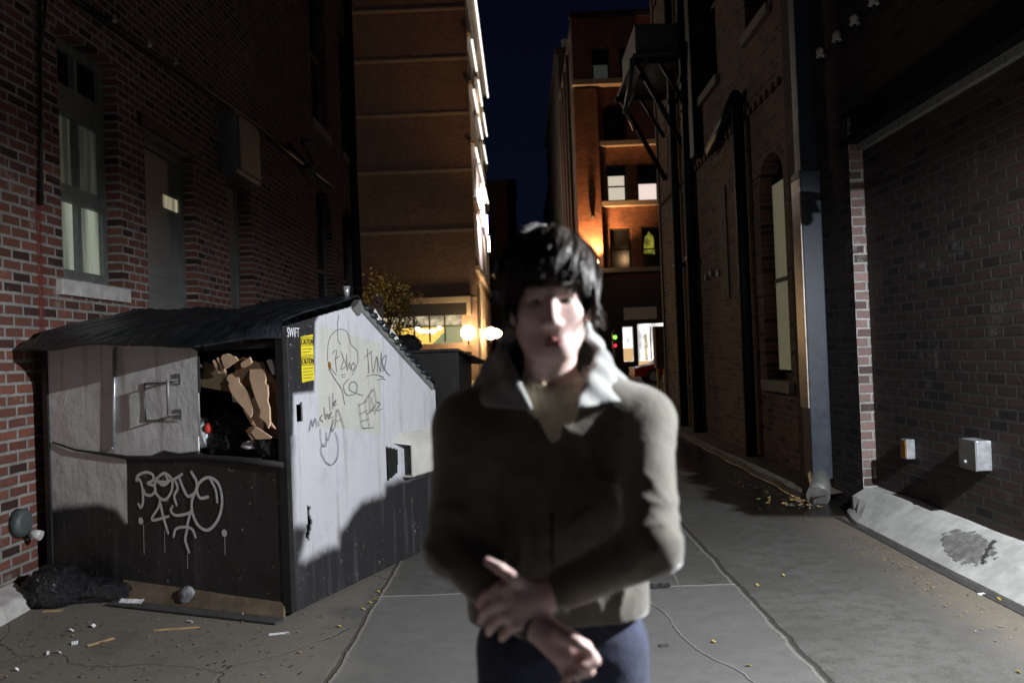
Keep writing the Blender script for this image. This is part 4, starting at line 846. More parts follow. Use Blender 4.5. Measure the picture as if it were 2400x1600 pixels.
# front plate with the door opening
o0 = (.055, .955); o1 = (.655, 1.69)
greyP = [(2.2, .55), (1.9, .60), (1.6, .63), (1.42, .60), (1.325, .50), (1.315, .945), (.68, 1.0), (.67, 1.64), (.80, 1.70), (.82, 1.9), (2.2, 1.9)]
def pfront(a, z):
    d = sdist(a, z, greyP); k = 4.5 if (z < .8 and a > 1.34) else 22
    blot = max(0, .10-math.hypot((a-.98)*.8, z-1.0)) * 6
    bl2 = max(0, .07-abs(a-1.3)*.2-abs(z-1.01))*2.5
    return (max(0, min(1, .5+d*k-blot-bl2)), max(0, min(1, .5+(1.25-a)*1.5)), 0)
opn = [fr_(x/.98, y/.98) for x, y in ((458, 795), (475, 788), (560, 788), (648, 770), (652, 1060), (560, 1048), (500, 1052), (458, 1040))]
plate('front_panel', 'paint_front', lambda a, z: G(a, 0, z), .0, Wd, .02, 1.77, lambda a, z: not inpoly(a, z, opn), pfront, None, DU)
mb = MB(); mb.obox(P0, U, Dv, .02, .66, .008, .05, 1.64, 1.68); mb.build('opening_frame', 'black_iron', DU); mb = MB(); mb.obox(P0, U, Dv, .02, .66, .008, .12, .90, .93); mb.build('opening_frame', 'black_iron', DU)
# rolled lower edge of the bent door sheet: dark seam running left to right
q = [fr_(x/.98, y/.98) for x, y in ((125, 1015), (180, 1032), (240, 1040), (300, 1050), (380, 1052), (470, 1050), (560, 1056), (655, 1066))]
mb = MB(); mb.tube([G(a, -.016-.01*math.sin(i), z) for i, (a, z) in enumerate(q)], [.006, .008, .010, .014, .018, .02, .022, .018], 6); mb.build('bent_seam', 'rubber_dark', DU)
# vertical round rod and the door handle, both stand off so that they throw shadows
q0 = fr_(268/.98, 800/.98); q1 = fr_(266/.98, 1028/.98); mb = MB(); mb.tube([G(q0[0], -.018, q0[1]), G(q1[0], -.018, q1[1])], .012, 8); mb.tube([G(q0[0], -.0, q0[1]), G(q0[0], -.04, q0[1])], .008, 6); mb.tube([G(q1[0], -.0, q1[1]), G(q1[0], -.04, q1[1])], .008, 6); mb.build('door_rod', 'galvanised', DU)
mb = MB(); a, z0 = fr_(412/.98, 950/.98); z1 = fr_(412/.98, 872/.98)[1]
mb.tube([G(a, -.006, z0+.0), G(a, -.09, z0+.0), G(a, -.09, z1), G(a, -.006, z1)], .011, 8); mb.obox(P0, U, Dv, a-.03, a+.03, -.012, -.006, z0-.04, z0+.03); mb.obox(P0, U, Dv, a-.03, a+.03, -.012, -.006, z1-.03, z1+.04); mb.build('door_handle', 'grey_metal', DU)
a0, z0 = fr_(338/.98, 965/.98); a1, z1 = fr_(412/.98, 878/.98)
mb = MB(); mb.tube([G(a1, -.012, z0), G(a0, -.012, z0), G(a0, -.012, z1), G(a1, -.012, z1)], .006, 6); mb.build('handle_shadow_rim', 'grey_metal', DU)  # thin tube drawn in the shape of the handle's cast shadow
# fork pocket sleeve on the side
b0, zt_ = pock[0][0], sd(885/.98, 1005/.98)[1]; b1 = 1.93; zb_ = pock[3][1]
mb = MB()
mb.prism([G(-.002, b0+.22, zt_+.02), G(-.10, b0+.22, zt_-.07), G(-.10, b1, zt_-.07), G(-.002, b1, zt_+.02)], Zv*-.012)
mb.prism([G(-.10, b0+.22, zt_-.08), G(-.10, b1, zt_-.08), G(-.10, b1, zb_), G(-.10, b0+.22, zb_)], U*.01)
mb.prism([G(-.10, b0+.22, zb_), G(-.10, b1, zb_), G(-.002, b1, zb_), G(-.002, b0+.22, zb_)], Zv*.01)
mb.prism([G(-.002, b0+.22, zt_+.02), G(-.10, b0+.22, zt_-.07), G(-.002, b0+.10, zt_-.04)], Zv*-.01)
o = mb.build('fork_pocket', 'white_steel' if 'white_steel' in MAT else 'sign_white', DU)
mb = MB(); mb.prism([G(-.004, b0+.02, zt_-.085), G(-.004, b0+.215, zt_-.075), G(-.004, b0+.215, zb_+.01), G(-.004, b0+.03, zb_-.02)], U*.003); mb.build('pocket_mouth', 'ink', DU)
# lids: two ribbed black plastic lids, front edge drooping over the front, draped down the back slope
def lid(a0, a1, over, name='lid'):
    mb = MB(); na = 36; prof = [(-over, 0), (-over*.6, .028), (-over*.3, .03), (0, .035), (.2, .05), (.4, .05), (.6, .05), (pk[0], .06), (1.0, .05), (1.2, .05), (1.4, .045), (1.6, .05), (1.8, .045), (1.93, .03)]
    rows = []
    for i in range(na+1):
        u = i/na; a = a0+(a1-a0)*u; rib = .005*(1 if (int(u*18) % 2) else 0); e = .03*math.sin(a*4.1)+.02*math.sin(a*9.3+1)
        row = []
        for k, (b, h) in enumerate(prof):
            bb = b
            if k < 3: bb = b*min(1, .08+a/.42) if a < .42 else b*(1+.10*math.sin(a*5))
            z = (topz(max(bb, 0)) if bb > 0 else frt[1]+bb*.10)+h+rib*(1 if k > 0 else .3)+e*(.5 if k < 3 else .6)
            if k < 3: z += .014*math.sin(a*7+k)-.05*(1-k/3)*(1+.6*math.sin(a*3.1+.6))
            if b > 1.: z += .035*math.sin(b*11+a*6)
            row.append(G(a, bb, z))
        rows.append(row)
    th = Vector((0, 0, -.012))
    for i in range(na):
        for k in range(len(prof)-1):
            p = (rows[i][k], rows[i+1][k], rows[i+1][k+1], rows[i][k+1]); mb.quad(*p, smooth=False); mb.quad(*[q+th for q in p[::-1]])
        for k in (0, len(prof)-1): mb.quad(rows[i][k], rows[i+1][k], rows[i+1][k]+th, rows[i][k]+th)
    for i in (0, na):
        for k in range(len(prof)-1): mb.quad(rows[i][k], rows[i][k+1], rows[i][k+1]+th, rows[i][k]+th)
    return mb.build(name, 'lid_plastic', DU, fix=False)
lid(-.01, 1.02, .24); lid(1.04, 2.10, .24)
mb = MB()   # lumpy torn rubber edge along the sloping flange, scuffed white
for b in np.linspace(pk[0]+.1, 1.8, 12): mb.ball(G(-.005, b, topz(b)+.035), (.05, .07, .028), 8, 6, jit=.15)
mb.build('lid_edge', 'lid_plastic', DU)
mb = MB(); mb.tube([G(.05, .78, pk[1]+.06), G(.05, .78, pk[1]+.13)], [.02, .028]); mb.build('hinge_pin', 'galvanised', DU)
mb = MB(); 
for b, z in ((.98, .06), (1.2, .045)): mb.quad(G(-.034, b, topz(b)+.02), G(-.034, b+.16, topz(b+.16)+.02), G(-.034, b+.16, topz(b+.16)+.055), G(-.034, b+.03, topz(b)+.065))
mb.build('scuffed_rim', 'sign_white', DU, fix=False)
# labels and lettering
a = sd(687/.98, 772/.98); c = sd(719/.98, 876/.98)
mb = MB(); mb.prism([G(-.009, a[0], a[1]-.003), G(-.009, c[0]-.0, a[1]+.012), G(-.009, c[0], c[1]+.01), G(-.009, a[0], c[1])], U*-.003); lb = mb.build('warning_label', 'yellow_label', DU)
wl = c[0]-a[0]
for k, zz in enumerate((a[1]-.052, (a[1]+c[1])/2-.03)):
    text_part('lettering', 'CAUTION', 'ink', G(-.0145, a[0]+.004, zz), Dv, Zv, .052, lb, stretch=wl*.21/.052*.97)
    mb = MB()
    for pts in ([(a[0]+.002, zz-.008), (c[0]-.002, zz-.006), (c[0]-.002, zz+.046), (a[0]+.002, zz+.044), (a[0]+.002, zz-.008)],): mb.ribbon([G(-.0135, x, z) for x, z in pts], .004, -U)
    for r_ in range(4): mb.ribbon([G(-.0135, a[0]+.012, zz-.03-.02*r_), G(-.0135, c[0]-.012-(r_ % 2)*.02, zz-.028-.02*r_)], .0035, -U)
    mb.build('fine_print', 'ink', lb, fix=False)
q = sd(674/.98, 776/.98); text_part('lettering', 'SWIFT', 'white_letter', G(-.018, .028, q[1]+.005), Dv, Zv, .085, DU, stretch=.50)
# graffiti strokes: zoom coordinates -> photo pixels -> plate
def strokes(lst, conv, to3, w, mat, name, nrm, wob=.0):
    mb = MB(); pr = to3(0, 0)
    for k, pts in enumerate(lst):
        q = [to3(*conv(*p)) for p in pts]; q = spline(q, 5) if len(q) > 2 else q
        mb.ribbon([v_+nrm*(.0003*k) for v_ in q], w*random.uniform(.9, 1.1), nrm)
        if w > .01:
            A = (Zv.cross(nrm)).normalized()
            for e in (q[0], q[-1]): mb.quad(*[e+nrm*(.0003*k)+(A*math.cos(t_)+Zv*math.sin(t_))*w*.5 for t_ in np.linspace(0, 5.5, 8)])
    return mb.build(name, mat, DU, fix=False)
fz = lambda x, y: fr_(x/2.138, y/2.138+1100)
TAG = [[(700, 172), (712, 188), (722, 165), (722, 120), (715, 70), (700, 45), (690, 55), (698, 28), (740, 12), (772, 25), (772, 52), (745, 68), (775, 78), (785, 100), (765, 126), (735, 122), (726, 100)],
       [(788, 45), (830, 17), (868, 50), (864, 110), (830, 150), (790, 120), (783, 70), (800, 38)], [(800, 62), (825, 76), (850, 58), (838, 32)],
       [(770, 52), (830, 60), (880, 45), (918, 22)], [(880, 45), (897, 90), (880, 130), (892, 175)], [(905, 40), (925, 92), (950, 132), (985, 110), (992, 60), (965, 10)],
       [(1050, 135), (1010, 140), (993, 100), (1010, 60), (1050, 38), (1095, 60), (1117, 120), (1117, 190), (1095, 255), (1050, 300), (1003, 280), (973, 220), (968, 160), (985, 110)], [(1060, 45), (1088, 100), (1096, 160)],
       [(810, 150), (800, 190), (768, 250), (852, 232)], [(808, 150), (825, 230), (850, 315)], [(872, 182), (864, 205), (890, 227), (950, 217), (968, 202)], [(965, 205), (950, 260), (945, 300), (937, 350), (955, 410)], [(878, 332), (890, 295), (930, 285), (970, 295), (988, 335)]]
strokes(TAG, fz, lambda a, z: G(a, -.010, z), .019, 'spray_white', 'graffiti_tag', -Dv)
mb = MB()
for cx, cy in ((712, 255), (1130, 316)):
    a, z = fz(cx, cy); mb.quad(*[G(a+.022*math.cos(t_), -.0105, z+.024*math.sin(t_)) for t_ in np.linspace(0, 5.9, 14)])
for cx, cy, L in ((1132, 330, .12), (725, 270, .2), (830, 300, .15), (945, 415, .1)):
    a, z = fz(cx, cy); mb.ribbon([G(a, -.0095, z), G(a+.003, -.0095, z-L)], .004, -Dv)
mb.build('graffiti_dot', 'spray_white', DU, fix=False)
sz = lambda x, y: sd(x/2.45+680, y/2.45+700)
MARK = [[(275, 90), (266, 150), (270, 240), (286, 262)], [(260, 440), (215, 370), (210, 290), (225, 220), (270, 178), (320, 190), (345, 262), (378, 300), (382, 370), (350, 440)],
        [(238, 312), (250, 300), (262, 300), (255, 350), (262, 420)], [(250, 350), (275, 330)], [(285, 300), (300, 350), (285, 405), (315, 385), (305, 350)], [(318, 318), (322, 410), (334, 365), (340, 408)], [(355, 365), (368, 388), (352, 412), (345, 385), (358, 366)],
        [(215, 400), (250, 460), (290, 520), (300, 570), (308, 608)], [(330, 460), (300, 500), (320, 552), (370, 540), (376, 490), (345, 478), (332, 520), (380, 545), (412, 555)], [(285, 440), (310, 432)], [(288, 452), (310, 446)],
        [(437, 285), (446, 430)], [(420, 335), (465, 300)], [(458, 300), (470, 425), (490, 330), (495, 425)], [(492, 330), (512, 420), (515, 320)], [(515, 305), (530, 415), (545, 325), (520, 362), (545, 420), (565, 440)], [(432, 445), (480, 435), (530, 450)], [(490, 468), (520, 458), (540, 465)],
        [(100, 760), (113, 695), (122, 735), (135, 685), (145, 735)], [(152, 700), (158, 730)], [(178, 665), (162, 690), (180, 705)], [(185, 620), (195, 690), (203, 660), (215, 690)], [(215, 670), (230, 650), (215, 685), (237, 675)], [(215, 560), (222, 645)], [(235, 540), (236, 635)], [(237, 605), (255, 580), (240, 615), (258, 603)],
        [(163, 745), (170, 830), (195, 845), (198, 800)], [(195, 765), (207, 815), (228, 735)], [(228, 735), (238, 690), (226, 762), (245, 740)], [(248, 735), (262, 635), (300, 745)], [(254, 705), (285, 692)], [(185, 830), (165, 865), (190, 930), (228, 952), (262, 905), (264, 820), (246, 765)],
        [(385, 600), (392, 660), (402, 730), (415, 742), (470, 738)], [(385, 612), (430, 585)], [(390, 662), (432, 640)], [(400, 702), (440, 690)], [(422, 582), (442, 560), (450, 640), (427, 655), (422, 582)], [(440, 560), (468, 520), (482, 600), (452, 650)], [(455, 560), (478, 665)], [(485, 592), (507, 600), (482, 640), (518, 632)], [(430, 660), (445, 735)]]
strokes(MARK, sz, lambda b, z: G(-.0085, b, z), .0052, 'marker_ink', 'marker_scribble', -U)
mb = MB(); b_, z_ = sz(221, 385); mb.quad(*[G(-.0088, b_+.018*math.cos(t_), z_+.028*math.sin(t_)) for t_ in np.linspace(0, 5.5, 8)]); mb.build('rust_spot', 'copper_cover', DU, fix=False)

# ------------------------------------------------------------------ rubbish inside the door opening (each piece a thing)
def inz(px, py, b): p = onpl(px/4.356+440, py/4.356+760, P0+Dv*b, Dv); return p
def piece(name, label, cat, pts, b, mat, th=.012, tilt=0., group=None, holes=()):
    b = b-.072 if cat == 'cardboard' and b < .1 else b-.09 if cat == 'bottle' else b; q = [inz(x, y, b) for x, y in pts]; zc = sum(p.z for p in q)/len(q); q = [p+Dv*((p.z-zc)*tilt) for p in q]
    mb = MB(); mb.prism(q, Dv*th); o = mb.build(name, mat, fix=True); return tag(o, label, cat, group)
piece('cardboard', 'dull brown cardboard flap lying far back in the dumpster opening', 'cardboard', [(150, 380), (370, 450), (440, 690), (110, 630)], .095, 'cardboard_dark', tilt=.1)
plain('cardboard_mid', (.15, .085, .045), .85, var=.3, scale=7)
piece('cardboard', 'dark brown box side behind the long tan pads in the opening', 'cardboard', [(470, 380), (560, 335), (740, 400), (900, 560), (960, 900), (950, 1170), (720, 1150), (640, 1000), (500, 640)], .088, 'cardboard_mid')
piece('cardboard', 'torn tan cardboard end at the top left of the dumpster opening', 'cardboard', [(335, 340), (350, 310), (395, 298), (440, 320), (480, 330), (512, 365), (400, 452), (375, 420)], .055, 'cardboard', tilt=.2)
piece('cardboard', 'thin cardboard strip leaning at the upper left edge of the opening', 'cardboard', [(250, 372), (270, 360), (330, 480), (375, 500), (310, 500)], .06, 'cardboard')
piece('cardboard', 'second thin cardboard strip beside the torn end at the upper left', 'cardboard', [(290, 345), (308, 338), (385, 490), (360, 488)], .058, 'cardboard')
piece('cardboard', 'long tan cardboard pad with a punched hole leaning left in the opening', 'cardboard', [(365, 550), (375, 520), (472, 468), (490, 520), (500, 590), (560, 640), (640, 720), (690, 830), (705, 900), (690, 942), (600, 850), (520, 780), (430, 680)], .06, 'cardboard', tilt=.3)
piece('cardboard', 'small pale cardboard corner above the longest pad in the opening', 'cardboard', [(540, 402), (560, 380), (632, 335), (650, 385), (640, 402), (572, 442), (548, 440)], .07, 'cardboard')
piece('cardboard', 'longest tan cardboard pad with a ring hole leaning right in the opening', 'cardboard', [(588, 440), (640, 402), (700, 385), (735, 420), (745, 470), (775, 560), (775, 600), (805, 625), (832, 730), (830, 770), (870, 850), (905, 1000), (897, 1050), (825, 930), (752, 825), (680, 700), (610, 560)], .05, 'cardboard', tilt=.3)
piece('cardboard', 'triangular cardboard scrap under the longest pad', 'cardboard', [(728, 870), (760, 890), (905, 1062), (800, 1000), (720, 935)], .04, 'cardboard', tilt=.2)
piece('cardboard', 'wide cardboard flap lying at the bottom of the opening', 'cardboard', [(612, 1062), (640, 1042), (700, 1050), (850, 1150), (840, 1165), (700, 1172)], .035, 'cardboard')
piece('cardboard', 'narrow cardboard strip at the lower left of the wide flap', 'cardboard', [(588, 1082), (608, 1070), (682, 1172), (660, 1182)], .04, 'cardboard')
piece('cardboard', 'dark edged cardboard strip crossing below the long pads', 'cardboard', [(562, 872), (590, 880), (700, 1040), (650, 1020)], .05, 'cardboard')
piece('plastic_bottle', 'white plastic bottle standing behind the longest cardboard pad', 'bottle', [(803, 375), (830, 358), (858, 362), (885, 450), (884, 515), (862, 512)], .10, 'paper', th=.05)
for (x, y, r, b) in ((700, 515, .016, .030), (506, 592, .017, .035), (815, 800, .022, .028)):
    pass
for k, (x, y, r, b) in enumerate(((700, 515, .014, -.012), (506, 592, .016, .02))):
    mb = MB(); p = inz(x, y, .05); mb.quad(*[p-Dv*(.082+.012*k)*1.+(U*math.cos(t_)+Zv*math.sin(t_))*r for t_ in np.linspace(0, 5.9, 14)])
    tag(mb.build('hand_hole', 'ink', fix=False), ('dark round hole in the longest tan cardboard pad', 'dark round hole at the edge of the left leaning cardboard pad')[k], 'hole')
def blob(name, label, cat, c, r, mat, seed, amp=.35, squash=1., n=26, m=18, parent=None):
    rs = random.Random(seed); mb = MB(); c = Vector(c); k = [(Vector((rs.gauss(0, 1), rs.gauss(0, 1), rs.gauss(0, 1)))*rs.uniform(2, 6), rs.uniform(0, 6.28), rs.uniform(.3, 1)) for _ in range(14)]
    base = len(mb.v); mb.ball((0, 0, 0), 1, n, m)
    rr = Vector(r) if not isinstance(r, (int, float)) else Vector((r, r, r*squash)); out = []
    for v_ in mb.v:
        d = Vector(v_).normalized(); s_ = sum(a*abs(math.sin(w_.dot(d)+ph)) for w_, ph, a in k)/6-.7; q = d*(1+amp*s_); q = Vector((q.x*rr.x, q.y*rr.y, max(q.z, -.75)*rr.z)); out.append(tuple(c+q))
    mb.v = out; o = mb.build(name, mat, parent); return tag(o, label, cat) if parent is None else o
p = onpl(470/.98, 1000/.98, P0+Dv*.06, Dv); blob('foil_bag', 'crumpled silver foil bag at the left edge of the dumpster opening', 'bag', p+Vector((.0, 0, .0)), (.05, .05, .10), 'foil', 3, .6)
p = inz(215, 1065, .03); blob('juice_carton', 'small crumpled red package lying against the silver foil bag', 'package', p, (.026, .02, .035), 'red_plastic', 5, .4)
p = inz(660, 1235, .04); blob('food_wrapper', 'crumpled pale yellow wrapper at the bottom of the dumpster opening', 'wrapper', p, (.055, .03, .025), 'paper', 6, .6)
p = inz(737, 1265, .03); blob('bottle_cap', 'tiny red cap beside the pale wrapper in the opening', 'cap', p, (.018, .015, .015), 'red_plastic', 7, .3)
p = inz(880, 1240, .10); blob('trash_bag', 'shiny black trash bag at the lower right corner of the opening', 'bag', p, (.10, .09, .09), 'bag_plastic', 8, .6)
p = inz(430, 1180, .18); blob('trash_bag', 'black trash bag filling the lower left of the opening', 'bag', p, (.20, .12, .16), 'bag_plastic', 9, .6)
p = inz(480, 780, .30); blob('trash_bag', 'dim black trash bag behind the cardboard in the opening', 'bag', p-Zv*.12, (.16, .1, .10), 'bag_plastic', 19, .5)
# ------------------------------------------------------------------ on the ground by the dumpster
p = onz(118/.98, 1395/.98); blob('trash_bag', 'black trash bag slumped on the ground against the left wall', 'bag', (p.x-.03, p.y+.12, .10), (.19, .16, .14), 'bag_plastic', 11, .55, n=40, m=28)
p = onz(215/.98, 1385/.98); blob('trash_bag', 'flat black plastic scrap of bag trailing right of the slumped bag', 'bag', (p.x, p.y+.1, .05), (.26, .10, .08), 'bag_plastic', 12, .6, n=40, m=24)
A0 = onz(272/.98, 1378/.98); A1 = onz(652/.98, 1418/.98); dirn = (A1-A0).normalized(); nb = Vector((-dirn.y, dirn.x, 0)); nb = nb if nb.y > 0 else -nb
L = (A1-A0).length; mb = MB(); pol = [A0, A1-dirn*.0, A1+nb*.05+Zv*.13-dirn*.03, A1+nb*.06+Zv*.165-dirn*.1, A0+nb*.06+Zv*.17]
mb.prism(pol, nb*.018); tag(mb.build('plywood_strip', 'plank', bevel=.004), 'long brown board leaning against the foot of the dumpster front', 'board')
B0 = onz(248/.98, 1390/.98)-nb*.02; B1 = onz(632/.98, 1436/.98); d2 = (B1-B0).normalized(); n2 = Vector((-d2.y, d2.x, 0)); n2 = n2 if n2.y > 0 else -n2
mb = MB(); mb.prism([B0+Zv*.004, B1+Zv*.004, B1+n2*.09+Zv*.004, B0+n2*.09+Zv*.004], Zv*.014); tag(mb.build('timber_batten', 'near_black', bevel=.003), 'dark flat batten lying on the ground in front of the leaning board', 'board')
def flat(px, py, L, w_, ang, mat, name, label, cat, group=None, h=.008, crumple=0):
    p = onz(px/.98, py/.98); mb = MB(); n = 5; pr = None
    c, s_ = math.cos(ang), math.sin(ang)
    for i in range(n):
        pts = []
        for k in range(2):
            u = (i+k)/n-.5; wv = crumple*math.sin(u*7+px); pts.append((u*L, wv))
        q = [(pts[0][0], -w_/2, .004), (pts[1][0], -w_/2, .004+abs(pts[1][1])), (pts[1][0], w_/2, h+abs(pts[1][1])), (pts[0][0], w_/2, h+abs(pts[0][1]))]
        mb.quad(*[(p.x+x*c-y*s_, p.y+x*s_+y*c, z) for x, y, z in q]); 
    mb2 = MB(); mb2.v = mb.v; mb2.f = mb.f; mb2.mi = mb.mi; mb2.sm = mb.sm
    o = mb2.build(name, mat, fix=False); md = o.modifiers.new('s', 'SOLIDIFY'); md.thickness = .003; return tag(o, label, cat, group)
flat(300, 1390, .17, .05, -.2, 'paper', 'paper_scrap', 'largest white paper scrap lying before the dumpster board', 'paper', h=.03, crumple=.01)
p = onz(430/.98, 1395/.98); blob('plastic_wrap', 'clear crumpled plastic wrap in front of the leaning board', 'wrapper', (p.x, p.y+.05, .06), (.055, .03, .055), 'wrap_film', 21, .95)
flat(405, 1445, .26, .016, .12, 'stick', 'wood_stick', 'long thin tan stick lying flat on the dirty concrete', 'stick')
flat(232, 1475, .15, .018, .9, 'stick', 'wood_stick', 'short pale stick lying askew nearer the camera', 'stick')
flat(641, 1456, .11, .014, .2, 'paper', 'drinking_straw', 'white straw lying on the concrete right of the batten', 'straw')
flat(120, 1404, .12, .03, .1, 'stick', 'wood_offcut', 'pale wood offcut at the foot of the slumped trash bag', 'wood')
flat(1515, 1350, .14, .035, .1, 'rubber_dark', 'rubber_scrap', 'black twisted rubber scrap on the slab right of the young man', 'scrap', h=.02, crumple=.012)
flat(1525, 1483, .05, .03, .1, 'near_black', 'rubber_scrap', 'small dark flattened lump on the slab near the curved crack', 'scrap')
for i, (x, y) in enumerate(((172, 1480), (110, 1503), (135, 1500), (165, 1450), (40, 1540), (215, 1440), (438, 1430), (560, 1415))):
    flat(x, y, random.uniform(.012, .035), random.uniform(.01, .02), random.uniform(0, 3), 'paper', 'paper_scrap', 'tiny white paper crumbs scattered on the dirty concrete left', 'paper', 'paper crumbs by the dumpster', h=.015, crumple=.006)
for i, (x, y) in enumerate(((780, 1440), (850, 1385), (862, 1378), (835, 1400), (870, 1360), (1740, 1345), (1800, 1322), (1640, 1475), (2298, 1377), (2340, 1545), (1720, 1530))):
    flat(x, y, (.02 if x != 2298 else .045), .016 if x != 2298 else .03, random.uniform(0, 3), 'leaf_yellow', 'fallen_leaf', {780: 'small yellow leaf on the dirty concrete right of the batten', 1640: 'small yellow leaf on the slab near the long curved crack', 1740: 'small yellow leaf lying in the long paving joint', 2298: 'bright yellow leaf against the pale right kerb', 2340: 'yellow leaf at the lower right corner of the ground', 1720: 'yellow leaf between the curved crack and the long joint', 1800: 'small yellow leaf right of the long paving joint'}.get(x, 'tiny yellow leaves along the foot of the dumpster side'), 'leaf', 'fallen yellow leaves', h=.012, crumple=.004)
flat(2255, 1365, .05, .02, .3, 'paper', 'cigarette_end', 'white cigarette end near the yellow leaf by the right kerb', 'litter')
mb = MB()   # wet litter at the foot of the square downspout
for i in range(60):
    x = 2.55+random.gauss(0, .10); y = 7.9+random.gauss(0, .18); s_ = random.uniform(.01, .03); a = random.uniform(0, 3); z = .012+random.random()*.04
    mb.cur = random.choice((0, 0, 1, 2)); mb.quad(*[(x+s_*math.cos(a+k*1.57), y+s_*math.sin(a+k*1.57), z+random.uniform(-.008, .01)) for k in range(4)])
tag(mb.build('leaf_litter', ['stick', 'leaf_yellow', 'foil'], fix=False), 'wet leaves and bottle bits piled at the foot of the downspout', 'litter', kind='stuff')
mb = MB()
for i in range(420):
    y = random.uniform(4.2, 11.5); x = (2.62 if y < 7.8 else 2.62)-abs(random.gauss(0, .16)); s_ = random.uniform(.003, .010); a = random.uniform(0, 3); mb.cur = random.choice((0, 0, 0, 1, 2, 3))
    mb.quad(*[(x+s_*math.cos(a+k*1.57), y+s_*math.sin(a+k*1.57), .006+random.random()*.006) for k in range(4)])
for i in range(380):
    x = random.uniform(-3.2, -1.1); y = random.uniform(3.6, 5.2); s_ = random.uniform(.003, .011); a = random.uniform(0, 3); mb.cur = random.choice((0, 0, 3, 3, 1))
    mb.quad(*[(x+s_*math.cos(a+k*1.57), y+s_*math.sin(a+k*1.57), .006+random.random()*.006) for k in range(4)])
tag(mb.build('grit', ['gold_grit_glow', 'crack_lime', 'stick', 'near_black'], fix=False), 'fine grit and crumbs strewn along the kerb and before the dumpster', 'grit', kind='stuff')

# ------------------------------------------------------------------ second, dark dumpster farther down the wall, with a bag heap
T = thing('dumpster', 'dark dumpster farther down the left wall behind the painted one', 'dumpster', loc=(-1.6, 10.6, 0))
zt = ony(1040/1, 806, 10.2).z; x1 = ony(1075, 810, 10.2).x; x0 = -2.75
mb = MB(); mb.hexa(((x0, 10.2, .1), (x1-.02, 10.2, .1), (x1+.0, 12.0, .1), (x0, 12.0, .1)), ((x0, 10.1, zt-.10), (x1, 10.1, zt-.10), (x1+.05, 12.0, zt-.1), (x0, 12.0, zt-.1))); mb.box(x1, x1+.04, 10.6, 11.6, .9, 1.0); mb.build('body', 'black_iron', T, bevel=.01)
mb = MB(); mb.hexa(((x0, 10.05, zt-.10), (x1+.02, 10.05, zt-.10), (x1+.30, 12.0, zt-.3), (x0, 12.0, zt-.1)), ((x0, 10.05, zt-.06), (x1, 10.05, zt-.06), (x1+.3, 12.0, zt-.26), (x0, 12.0, zt-.02))); mb.build('lid', 'lid_plastic', T, bevel=.01)
for k in range(5): mb = MB(); xx = x0+.2+k*(x1-x0-.3)/4; mb.box(xx, xx+.06, 10.12, 10.19, .15, zt-.12); mb.build('rib', 'black_iron', T)
p = ony(945, 800, 10.2); blob('trash_bag', 'bulging dark bag heaped on top of the farther dumpster', 'bag', (p.x, 10.5, p.z-.05), (.17, .2, .13), 'bag_plastic', 31, .4)

